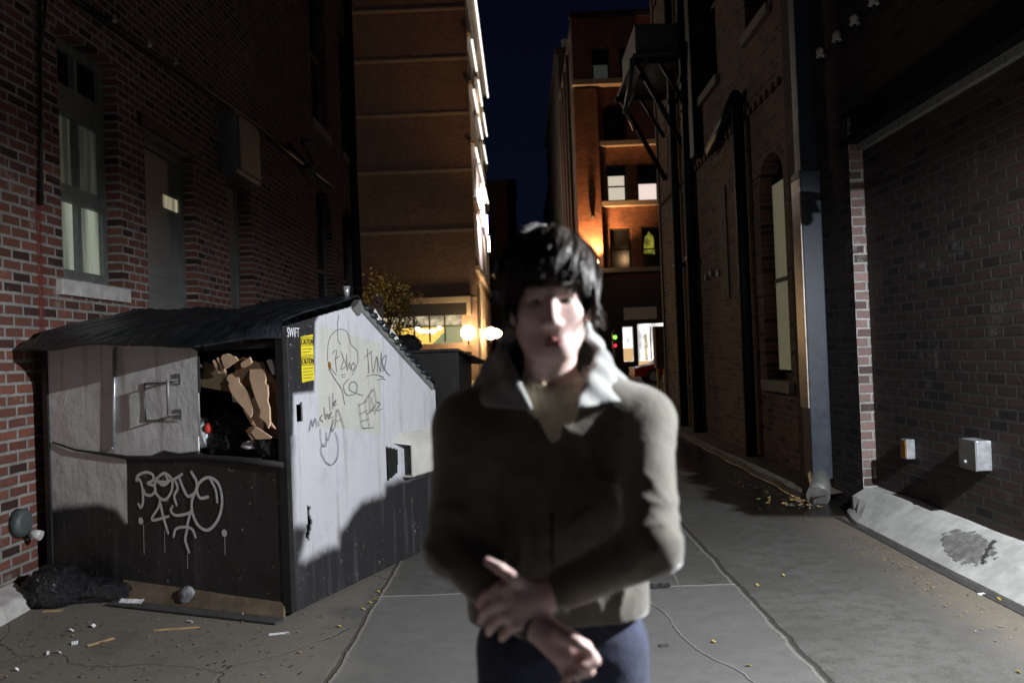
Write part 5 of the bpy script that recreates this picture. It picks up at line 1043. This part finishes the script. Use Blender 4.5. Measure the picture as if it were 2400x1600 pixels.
# ================================================================== THE YOUNG MAN
def W(px, py, Y): p = ony(px/.98, py/.98, Y); return np.array((p.x, p.y, p.z))
class Field:
    def __init__(s, xs, ys, zs):
        s.xs, s.ys, s.zs = [np.asarray(a, np.float32) for a in (xs, ys, zs)]
        s.X, s.Y, s.Z = np.meshgrid(s.xs, s.ys, s.zs, indexing='ij'); s.f = np.full(s.X.shape, 9., np.float32)
    def cap(s, a, b_, ra, rb):
        a = np.asarray(a, np.float32); d = np.asarray(b_, np.float32)-a; L = float(d@d)+1e-9
        u = np.clip(((s.X-a[0])*d[0]+(s.Y-a[1])*d[1]+(s.Z-a[2])*d[2])/L, 0, 1)
        return np.sqrt((s.X-a[0]-u*d[0])**2+(s.Y-a[1]-u*d[1])**2+(s.Z-a[2]-u*d[2])**2)-(ra+(rb-ra)*u)
    def ell(s, c, r, rot=None):
        x, y, z = s.X-c[0], s.Y-c[1], s.Z-c[2]
        if rot is not None:
            Mx = np.array(Matrix.Rotation(rot[0], 3, rot[1])); x, y, z = Mx[0, 0]*x+Mx[1, 0]*y+Mx[2, 0]*z, Mx[0, 1]*x+Mx[1, 1]*y+Mx[2, 1]*z, Mx[0, 2]*x+Mx[1, 2]*y+Mx[2, 2]*z
        k0 = np.sqrt((x/r[0])**2+(y/r[1])**2+(z/r[2])**2); k1 = np.sqrt((x/r[0]**2)**2+(y/r[1]**2)**2+(z/r[2]**2)**2)+1e-9
        return k0*(k0-1)/k1
    def add(s, d, k=.01): h = np.clip(.5+.5*(s.f-d)/k, 0, 1); s.f = s.f*(1-h)+d*h-k*h*(1-h); return s
    def sub(s, d, k=.01): h = np.clip(.5+.5*(-d-s.f)/k, 0, 1); s.f = s.f*(1-h)-d*h+k*h*(1-h); return s
    def mesh(s, name, mat, parent=None):
        f = s.f; sg = f < 0; nx, ny, nz = f.shape
        c = [sg[i:nx-1+i, j:ny-1+j, k:nz-1+k] for i in (0, 1) for j in (0, 1) for k in (0, 1)]
        allin = np.logical_and.reduce(c); anyin = np.logical_or.reduce(c); act = anyin & ~allin
        idx = -np.ones(act.shape, np.int64); I, J, K = np.nonzero(act); idx[I, J, K] = np.arange(len(I))
        acc = np.zeros((len(I), 3)); cnt = np.zeros(len(I)); ax = (s.xs, s.ys, s.zs)
        for d in range(3):
            o1, o2 = [q for q in range(3) if q != d]
            for a in (0, 1):
                for b_ in (0, 1):
                    off = [0, 0, 0]; off[o1] = a; off[o2] = b_; i0 = (I+off[0], J+off[1], K+off[2]); off2 = list(off); off2[d] = 1; i1 = (I+off2[0], J+off2[1], K+off2[2])
                    f0 = f[i0]; f1 = f[i1]; cr_ = (f0 < 0) != (f1 < 0); u = np.where(cr_, f0/(f0-f1+1e-12), 0)
                    for q in range(3):
                        p0 = ax[q][i0[q]]; p1 = ax[q][i1[q]]; acc[:, q] += np.where(cr_, p0+(p1-p0)*u, 0)
                    cnt += cr_
        V = acc/np.maximum(cnt, 1)[:, None]; faces = []
        for d in range(3):
            o1, o2 = [(1, 2), (2, 0), (0, 1)][d]
            sl0 = [slice(None)]*3; sl1 = [slice(None)]*3; sl0[d] = slice(0, -1); sl1[d] = slice(1, None)
            ch = sg[tuple(sl0)] != sg[tuple(sl1)]; A = np.nonzero(ch); A = [np.asarray(q) for q in A]
            ok = (A[o1] > 0) & (A[o2] > 0) & (A[o1] < act.shape[o1]) & (A[o2] < act.shape[o2]); A = [q[ok] for q in A]
            st = sg[tuple(A)]
            def at_(da, db): q = [x.copy() for x in A]; q[o1] -= da; q[o2] -= db; return idx[tuple(q)]
            q = np.stack([at_(1, 1), at_(0, 1), at_(0, 0), at_(1, 0)], 1); q[~st] = q[~st][:, ::-1]; faces.append(q)
        Fc = np.concatenate(faces); Fc = Fc[(Fc >= 0).all(1)]
        me = bpy.data.meshes.new(name); me.vertices.add(len(V)); me.vertices.foreach_set('co', V.astype(np.float32).ravel()); me.loops.add(len(Fc)*4); me.loops.foreach_set('vertex_index', Fc.astype(np.int32).ravel())
        me.polygons.add(len(Fc)); me.polygons.foreach_set('loop_start', np.arange(0, len(Fc)*4, 4, dtype=np.int32)); me.polygons.foreach_set('loop_total', np.full(len(Fc), 4, np.int32)); me.polygons.foreach_set('use_smooth', np.ones(len(Fc), bool))
        me.update(calc_edges=True); me.validate(); me.materials.append(MAT[mat]); o = bpy.data.objects.new(name, me); COL.objects.link(o)
        if parent is not None:
            o.parent = parent
            if parent.type == 'EMPTY': o.matrix_parent_inverse = Matrix.Translation(-parent.location)
        sm = o.modifiers.new('smooth', 'SMOOTH'); sm.factor = .5; sm.iterations = 2
        return o
def seq(segs):
    out = []
    for a, b_, st in segs: n = max(1, int(round((b_-a)/st))); out += list(np.linspace(a, b_, n, endpoint=False))
    return np.array(out+[segs[-1][1]])

hc = W(1262, 690, 1.70)                      # centre of the head at eye height
ex = hc[0]
def L(x, y, z): return (hc[0]+x, hc[1]+y, hc[2]+z)      # head-local; -y faces the camera
shR = W(1072, 978, 1.74); shL = W(1474, 968, 1.74)       # his right shoulder is on the picture's left
elR = W(1036, 1262, 1.69); elL = W(1500, 1256, 1.54)
wrR = W(1225, 1428, 1.53); wrL = W(1285, 1352, 1.54)
mR = W(1300, 1488, 1.49); mL = W(1205, 1378, 1.53)       # palms
bx = (shR[0]+shL[0])/2
PM = thing('person', 'young man with shaggy dark hair in a dark zip jacket gripping his wrist', 'person', loc=(bx, 1.72, 0))
B = Field(seq([(-.36, .50, .006)]), seq([(1.34, 1.40, .006), (1.40, 1.72, .0045), (1.72, 1.92, .008)]), seq([(-.01, .98, .02), (.98, 1.24, .0045), (1.24, 1.46, .012), (1.46, 1.84, .0045)]))
# head
B.add(B.ell(L(0, .022, .042), (.074, .095, .088)), .01); B.add(B.ell(L(0, -.018, -.032), (.064, .072, .086)), .03); B.add(B.ell(L(0, -.050, -.100), (.030, .030, .025)), .03)
for sx_ in (-1, 1):
    B.add(B.ell(L(.040*sx_, -.048, -.032), (.024, .024, .022)), .02); B.add(B.cap(L(.012*sx_, -.084, .018), L(.046*sx_, -.068, .016), .009, .008), .012)
    B.add(B.cap(L(.051*sx_, .01, -.066), L(.020*sx_, -.055, -.104), .016, .015), .03)
    B.sub(B.ell(L(.031*sx_, -.090, -.006), (.019, .016, .012)), .010); B.add(B.ell(L(.077*sx_, .016, -.018), (.009, .018, .031)), .008)
    B.add(B.cap(L(.016*sx_, -.082, .004), L(.046*sx_, -.074, .002), .006, .005), .006); B.add(B.cap(L(.018*sx_, -.080, -.018), L(.044*sx_, -.073, -.018), .005, .004), .006)
    B.add(B.ell(L(.014*sx_, -.094, -.052), (.009, .011, .008)), .006)
B.add(B.cap(L(0, -.082, .004), L(0, -.106, -.044), .008, .012), .010); B.add(B.ell(L(0, -.102, -.050), (.011, .012, .009)), .006)
B.add(B.cap(L(-.018, -.074, -.081), L(.018, -.074, -.081), .006, .006), .010); B.sub(B.cap(L(-.02, -.090, -.0865), L(.02, -.090, -.0865), .002, .002), .004); B.add(B.cap(L(-.014, -.073, -.093), L(.014, -.073, -.093), .007, .007), .010)
B.add(B.cap(L(0, .02, -.07), (hc[0]-.005, 1.745, hc[2]-.205), .052, .060), .03)
# torso and legs
B.add(B.ell((bx, 1.77, 1.36), (.155, .088, .13)), .05); B.add(B.ell((bx, 1.76, 1.15), (.135, .09, .18)), .06); B.add(B.ell((bx, 1.77, .97), (.155, .10, .12)), .05)
for sx_ in (-1, 1):
    B.add(B.cap((bx+sx_*.085, 1.77, .92), (bx+sx_*.10, 1.76, .50), .082, .052), .03); B.add(B.cap((bx+sx_*.10, 1.76, .50), (bx+sx_*.105, 1.80, .08), .050, .036), .02)
for s_, e_, w_, p_ in ((shR, elR, wrR, mR), (shL, elL, wrL, mL)):
    s2 = s_+np.array((0.03 if s_ is shR else -.03, 0, -.005)); B.add(B.cap((bx, 1.75, 1.43), s2, .05, .05), .04); B.add(B.cap(s2, e_, .046, .036), .03); B.add(B.cap(e_, w_, .036, .024), .02)
# his left hand (picture left): back of the hand to us, fingers wrap his right sleeve to the lower left, thumb up
def hand(palm, wr, across, fingers, thumb, pr):
    B.add(B.cap(wr, palm, .027, .034), .02)
    for kn, mid, tip, r in fingers: B.add(B.cap(palm+(kn-palm)*.3, kn, .017, .0125), .010); B.add(B.cap(kn, mid, r, r*.93), .004); B.add(B.cap(mid, tip, r*.93, r*.8), .003)
    a_, b2, c_ = thumb; B.add(B.cap(palm*.5+wr*.5, a_, .017, .0125), .010); B.add(B.cap(a_, b2, .0115, .011), .005); B.add(B.cap(b2, c_, .011, .009), .003)
hand(mL, wrL, None, [(W(1150, 1350, 1.505), W(1116, 1368, 1.520), W(1100, 1390, 1.550), .0100), (W(1148, 1382, 1.500), W(1114, 1404, 1.515), W(1104, 1426, 1.550), .0106), (W(1160, 1412, 1.500), W(1130, 1434, 1.515), W(1122, 1452, 1.550), .0102), (W(1182, 1434, 1.505), W(1160, 1454, 1.520), W(1152, 1466, 1.550), .0092)],
     (W(1180, 1326, 1.510), W(1150, 1306, 1.515), W(1120, 1288, 1.530)), None)
# his right hand (lit): half closed, thumb across the top, knuckles to the right
hand(mR, wrR, None, [(W(1344, 1484, 1.475), W(1368, 1516, 1.46), W(1338, 1532, 1.45), .0108), (W(1336, 1504, 1.485), W(1354, 1540, 1.465), W(1320, 1548, 1.455), .0108), (W(1318, 1522, 1.495), W(1328, 1558, 1.475), W(1298, 1560, 1.46), .0102), (W(1295, 1532, 1.50), W(1302, 1566, 1.48), W(1276, 1564, 1.465), .0094)],
     (W(1290, 1458, 1.465), W(1325, 1474, 1.445), W(1356, 1496, 1.442)), None)
body = B.mesh('body', 'skin', PM)
del B
# eyes, brows, lips
for sx_ in (-1, 1):
    mb = MB(); mb.ball(L(.031*sx_, -.0685, -.006), .0118, 16, 12); e = mb.build('eye', 'eye_white', body)
    mb = MB(); mb.ball(L(.029*sx_, -.0765, -.005), (.0062, .0048, .0062), 12, 8); mb.build('iris', 'iris', e)
    mb = MB(); q = [L((.012+.036*u)*sx_, -.096+.016*u*u+.004*u, .020+.006*math.sin(u*2.6)) for u in np.linspace(0, 1, 7)]; mb.tube(q, [.003, .0045, .005, .0045, .004, .003, .0015], 6); mb.build('eyebrow', 'hair', body)
F2 = Field(seq([(hc[0]-.035, hc[0]+.035, .002)]), seq([(hc[1]-.10, hc[1]-.06, .002)]), seq([(hc[2]-.11, hc[2]-.065, .002)]))
F2.add(F2.cap(L(-.023, -.0785, -.0835), L(.0, -.0862, -.0810), .0024, .0044), .003); F2.add(F2.cap(L(.023, -.0785, -.0835), L(.0, -.0862, -.0810), .0024, .0044), .003); F2.sub(F2.cap(L(-.02, -.093, -.0868), L(.02, -.093, -.0868), .0016, .0016), .003); F2.add(F2.cap(L(-.013, -.0822, -.0918), L(.013, -.0822, -.0918), .0046, .0046), .003)
F2.mesh('lips', 'lips', body)

# ---- clothing
tz = hc[2]
Fs = Field(seq([(bx-.12, bx+.12, .006)]), seq([(1.58, 1.88, .006)]), seq([(1.26, 1.54, .006)]))
Fs.add(Fs.ell((bx, 1.76, 1.36), (.135, .112, .13)), .02); Fs.add(Fs.cap((hc[0]-.005, 1.742, 1.40), (hc[0]-.005, 1.745, hc[2]-.17), .090, .078), .03); Fs.sub(Fs.cap(L(0, .02, -.07), (hc[0]-.005, 1.735, hc[2]-.19), .058, .064), .004); Fs.f = np.maximum(Fs.f, Fs.Z-(hc[2]-.150-.25*(Fs.Y-1.66)))
Fs.mesh('tshirt', 'tshirt', PM)
J = Field(seq([(elR[0]-.10, elL[0]+.10, .0055)]), seq([(1.36, 1.92, .0055)]), seq([(.96, 1.56, .0055)]))
for z_, w_, d_, k_ in ((1.37, .112, .108, .03), (1.27, .105, .112, .05), (1.17, .100, .112, .05), (1.06, .088, .110, .05), (.99, .088, .108, .05)): J.add(J.cap((bx-w_, 1.735, z_), (bx+w_, 1.755, z_), d_*.93, d_*.85), k_)
J.add(J.cap((hc[0]-.005, 1.775, 1.40), (hc[0]-.005, 1.775, 1.455), .12, .10), .04)
for s_, e_, w_ in ((shR, elR, wrR), (shL, elL, wrL)):
    J.add(J.cap((bx, 1.75, 1.44), s_*.6+np.array((bx, 1.75, 1.495))*.4, .068, .064), .04); J.add(J.cap((bx*.4+s_[0]*.6, 1.75, s_[2]-.01), s_, .065, .062), .04)
    J.add(J.cap(s_, e_, .064, .052), .045); J.add(J.cap(e_, e_+(w_-e_)*.9, .052, .041), .022); c_ = e_+(w_-e_)*.86; J.add(J.cap(c_, e_+(w_-e_)*.98, .040, .036), .006)
# open zip: a V cut from the collar down to the breastbone, cut through the jacket only
vb = W(1270, 1022, 1.60); vl = W(1196, 862, 1.66); vr = W(1340, 868, 1.66)
zc = J.Z; xl_ = vb[0]+(vl[0]-vb[0])*np.clip((zc-vb[2])/(vl[2]-vb[2]), -1, 2); xr_ = vb[0]+(vr[0]-vb[0])*np.clip((zc-vb[2])/(vr[2]-vb[2]), -1, 2)
dv = np.maximum(np.maximum(xl_-J.X, J.X-xr_)*.85, J.Y-1.80); J.sub(dv, .008)
J.sub(J.cap((hc[0]-.005, 1.72, 1.40), (hc[0]-.005, 1.72, 1.62), .072, .080), .01)
# folds: cloth bunches at elbows, armpits, waist and hem
def folds(J, pts, amp):
    tot = 0
    for c, rad, dr, wl_, a_ in pts:
        c = np.asarray(c); dr = np.asarray(dr, float); dr /= np.linalg.norm(dr)
        d2 = ((J.X-c[0])**2+(J.Y-c[1])**2+(J.Z-c[2])**2)/rad**2; ph = ((J.X-c[0])*dr[0]+(J.Y-c[1])*dr[1]+(J.Z-c[2])*dr[2])/wl_*6.283
        ph = ph+1.9*np.sin((J.X*23+J.Z*17+J.Y*11))+1.2*np.sin(J.X*41-J.Z*37)
        w0 = (1-np.abs(np.sin(ph/2)))**2*2.2-.5; tot = tot+a_*np.exp(-d2*1.6)*(w0*(.7+.3*np.sin(J.Z*50+J.X*30)))
    J.f = J.f-tot*amp
mid = lambda a, b_, u: a+(b_-a)*u
folds(J, [(elL+np.array((.03, 0, 0)), .12, (-.25, .1, 1), .045, .9), (mid(elL, wrL, .3), .10, (1, 0, .5), .045, .6), (mid(shL, elL, .5)+np.array((.03, 0, 0)), .12, (.55, 0, .9), .06, .8), (mid(shL, elL, .1)+np.array((-.05, -.03, 0)), .12, (.8, 0, -.5), .06, .55),
           (elR, .13, (.3, .1, 1), .055, .9), (mid(elR, wrR, .4), .11, (1, 0, -.6), .055, .5), (mid(shR, elR, .5), .13, (-.7, 0, .8), .07, .6), ((bx+.12, 1.66, 1.08), .14, (1, 0, .25), .05, .9), ((bx-.1, 1.66, 1.10), .14, (1, 0, -.3), .06, .8), ((bx, 1.63, 1.22), .17, (.35, 0, 1), .09, .5), ((bx+.06, 1.64, 1.35), .14, (.9, 0, .5), .09, .4), ((bx-.12, 1.64, 1.35), .14, (-.9, 0, .5), .09, .4)], .0042)
zh = W(1270, 1455, 1.62)[2]; J.sub(J.Z*1.-zh-.012*np.sin(J.X*14), .006) if False else None
J.f = np.maximum(J.f, (zh-J.Z))
jk = J.mesh('jacket', 'jacket', PM); del J
mb = MB()   # ribbed cuffs
for e_, w_ in ((elR, wrR), (elL, wrL)):
    a_ = Vector(e_+(w_-e_)*.965); b_ = Vector(e_+(w_-e_)*1.06); mb = MB(); mb.tube([a_, a_*.5+b_*.5, b_], [.0345, .036, .032], 18, cap=False); o = mb.build('cuff', 'rib_knit', jk); o.modifiers.new('s', 'SOLIDIFY').thickness = .004
mb = MB(); q = [W(1270-2, 1026+k*38, 1.612-.002*k) for k in range(4, 11)]; mb.tube([Vector(v_)+Vector((0, -.002, 0)) for v_ in q], .0030, 6); mb.build('zip', 'ink', jk)
# grey hood lying round the neck: a sloping shell open at the front
Hd = Field(seq([(hc[0]-.22, hc[0]+.22, .005)]), seq([(1.56, 1.98, .005)]), seq([(1.38, 1.66, .005)]))
ang = np.arctan2(Hd.X-hc[0], Hd.Y-1.775); zz_ = Hd.Z-.012*np.cos(ang)*1.5
r_ = np.sqrt((Hd.X-hc[0]+.004)**2+((Hd.Y-1.775)*1.08)**2)
tz_ = np.clip((1.605-zz_)/.125, 0, 1.6); Rz = .070+.084*tz_**.85+.006*np.sin(ang*5+Hd.Z*60)+.004*np.sin(ang*11-Hd.Z*90)
d_ = np.abs((r_-Rz)*.75)-.0075; d_ = np.maximum(d_, zz_-1.607); d_ = np.maximum(d_, 1.455-zz_); Hd.add(d_.astype(np.float32), .004)
lip = np.sqrt((r_-.080)**2+(zz_-1.600)**2)-.015; Hd.add(lip.astype(np.float32), .012); Hd.add(Hd.ell((hc[0], 1.895, 1.50), (.10, .045, .07)), .03)
wx = vl[0]-.004+(vb[0]-vl[0])*np.clip((vl[2]-Hd.Z)/(vl[2]-vb[2]), -.6, 1); wy = vr[0]+.004+(vb[0]-vr[0])*np.clip((vr[2]-Hd.Z)/(vr[2]-vb[2]), -.6, 1)
Hd.sub(np.maximum(np.maximum(wx-Hd.X, Hd.X-wy), Hd.Y-1.74), .01)
Hd.mesh('hood', 'hoodie', PM); del Hd
# grey hoodie bottom showing below the jacket is left to the jacket hem; jeans
K = Field(seq([(bx-.24, bx+.24, .008)]), seq([(1.58, 1.94, .008)]), seq([(.02, 1.06, .012)]))
K.add(K.ell((bx, 1.76, .95), (.160, .098, .12)), .03)
for sx_ in (-1, 1):
    K.add(K.cap((bx+sx_*.088, 1.765, .92), (bx+sx_*.105, 1.755, .50), .096, .070), .03); K.add(K.cap((bx+sx_*.105, 1.755, .50), (bx+sx_*.11, 1.79, .06), .070, .062), .02)
folds(K, [((bx, 1.68, .9), .16, (.5, 0, 1), .06, .8), ((bx+.11, 1.7, .5), .15, (.2, 0, 1), .05, .8), ((bx-.11, 1.7, .5), .15, (-.2, 0, 1), .05, .8)], .006)
K.f = np.maximum(K.f, (.045-K.Z)); K.mesh('jeans', 'denim', PM); del K
for sx_ in (-1, 1):
    Sh = Field(seq([(bx+sx_*.12-.08, bx+sx_*.12+.08, .007)]), seq([(1.54, 1.92, .008)]), seq([(-.01, .14, .006)])); Sh.add(Sh.cap((bx+sx_*.125, 1.62, .04), (bx+sx_*.11, 1.82, .055), .042, .045), .02); Sh.add(Sh.cap((bx+sx_*.11, 1.80, .06), (bx+sx_*.11, 1.79, .11), .045, .042), .02); Sh.f = np.maximum(Sh.f, .003-Sh.Z); Sh.mesh('shoe', 'rubber_dark', PM)

# ---- hair: a cap of hair plus hundreds of locks flowing from the crown
Hh = Field(seq([(hc[0]-.13, hc[0]+.13, .005)]), seq([(hc[1]-.13, hc[1]+.15, .005)]), seq([(hc[2]-.10, hc[2]+.16, .005)]))
Hh.add(Hh.ell(L(0, .026, .046), (.091, .110, .100)), .01); Hh.add(Hh.ell(L(0, .05, -.03), (.082, .075, .08)), .03)
Hh.sub(Hh.ell(L(.006, -.085, -.055), (.062, .065, .088)), .012)
hair = Hh.mesh('hair', 'hair', PM); del Hh
def scalp(th, ph, off=0.):   # th from the crown axis, ph round it
    ax = Vector((0, .7, 1)).normalized(); u = Vector((1, 0, 0)); v_ = ax.cross(u)
    d = ax*math.cos(th)+(u*math.cos(ph)+v_*math.sin(ph))*math.sin(th)
    r = 1/math.sqrt((d.x/(.091+off))**2+(d.y/(.110+off))**2+(d.z/(.100+off))**2); return Vector(L(0, .026, .046))+d*r
mb = MB()
clumps = []
for i in range(190):
    ph = random.uniform(0, 6.283); d0 = scalp(1.4, ph)-Vector(L(0, .026, .046)); fr2 = max(0, -d0.normalized().y)
    lim = 2.24-.14*math.cos(ph)*fr2 if fr2 > .5 else (2.34 if fr2 > .15 else 2.40)
    k = random.random(); end = lim+random.uniform(-.20, .10) if k < .62 else random.uniform(.9, lim-.2)
    clumps.append((ph, end, fr2, random.uniform(-.004, .022) if k < .62 else random.uniform(.004, .016), random.uniform(-.22, .16), random.uniform(.0, .010)))
for cph, end, fr2, flip, sw, off in clumps:
    for j_ in range(17):
        s0 = random.gauss(0, .16); th0 = max(.05, end-random.uniform(.7, 1.5)); wob = random.uniform(0, 6.28); pts = []; o2 = random.uniform(-.001, .003)
        for k in range(8):
            u = k/7; th = th0+(end+random.uniform(-.0, .0)+s0*.15-th0)*u; p2 = cph+s0*(1-u**1.5*.85)/max(.5, math.sin(th))+sw*u-.42*fr2*u+.03*math.sin(wob+u*5)
            pts.append(scalp(th, p2, off+o2+.002*math.sin(wob+u*7)+flip*u**2.5))
        w0 = random.uniform(.0011, .0024); mb.tube(pts, [w0*.7, w0, w0*1.1, w0*1.1, w0, w0*.9, w0*.6, w0*.12], 4, cap=False)
for i in range(150):   # tufts over ears and nape, flicking outward
    sd_ = random.choice((-1, 1)); a = random.uniform(-.045, .05); z0 = random.uniform(-.01, .03); x0 = .088*sd_
    pts = [L(x0*.98, a, z0+.03), L(x0*1.03, a-.004, z0), L(x0*1.06, a-.006, z0-.035), L(x0*random.uniform(1.0, 1.30), a-.012, z0-random.uniform(.04, .065))]
    mb.tube([Vector(p) for p in pts], [.003, .003, .002, .0004], 4, cap=False)
mb.build('hair_locks', 'hair', hair)

# ================================================================== KEY LIGHT: wall pack lamp on the right wall, just out of frame
KL = Vector((2.84, 2.1, 2.60))
T = thing('wall_pack_lamp', 'bright white wall pack lamp on an arm on the right wall beside the camera', 'lamp', loc=KL)
mb = MB(); r_ = .15
mb.box(KL.x-r_, KL.x+r_, KL.y-r_, KL.y+r_, KL.z+.10, KL.z+.12)
for a, b_, c, d in ((-r_, -r_+.01, -r_, r_), (r_-.01, r_, -r_, r_), (-r_+.01, r_-.01, -r_, -r_+.01), (-r_+.01, r_-.01, r_-.01, r_)): mb.box(KL.x+a, KL.x+b_, KL.y+c, KL.y+d, KL.z+.0, KL.z+.099)
mb.build('hood', 'black_iron', T)
mb = MB(); mb.tube([KL+Vector((0, 0, .125)), KL+Vector((.05, 0, .2)), KL+Vector((.155, 0, .2))], .025); mb.build('arm', 'grey_metal', T)
mb = MB(); mb.box(KL.x-.09, KL.x+.09, KL.y-.09, KL.y+.09, KL.z+.07, KL.z+.09); mb.build('lens', 'key_lens', T)
light('key_light', 'SPOT', KL, 1450, (.93, .96, 1.), .018, target=KL+Vector((-1, .55, -.85)), spot=165, blend=.2, parent=T)

# small warm lamp on the right wall just past the frame edge, its glow reaches into the picture
p = onx(2432, 300, XR-.16); T = thing('wall_sconce', 'small warm lamp on the right brick wall at the picture edge', 'lamp', loc=p)
mb = MB(); mb.tube([p+Vector((0, 0, .02)), p+Vector((0, 0, .10))], [.06, .03], 12); mb.tube([p+Vector((0, 0, .08)), p+Vector((.15, 0, .08))], .015); mb.build('shade', 'black_iron', T); mb = MB(); mb.ball(p, .03); mb.build('bulb', 'lamp_warm', T)
light('sconce_glow', 'POINT', p+Vector((-.02, 0, -.05)), .45, (1, .72, .45), .03, parent=T)
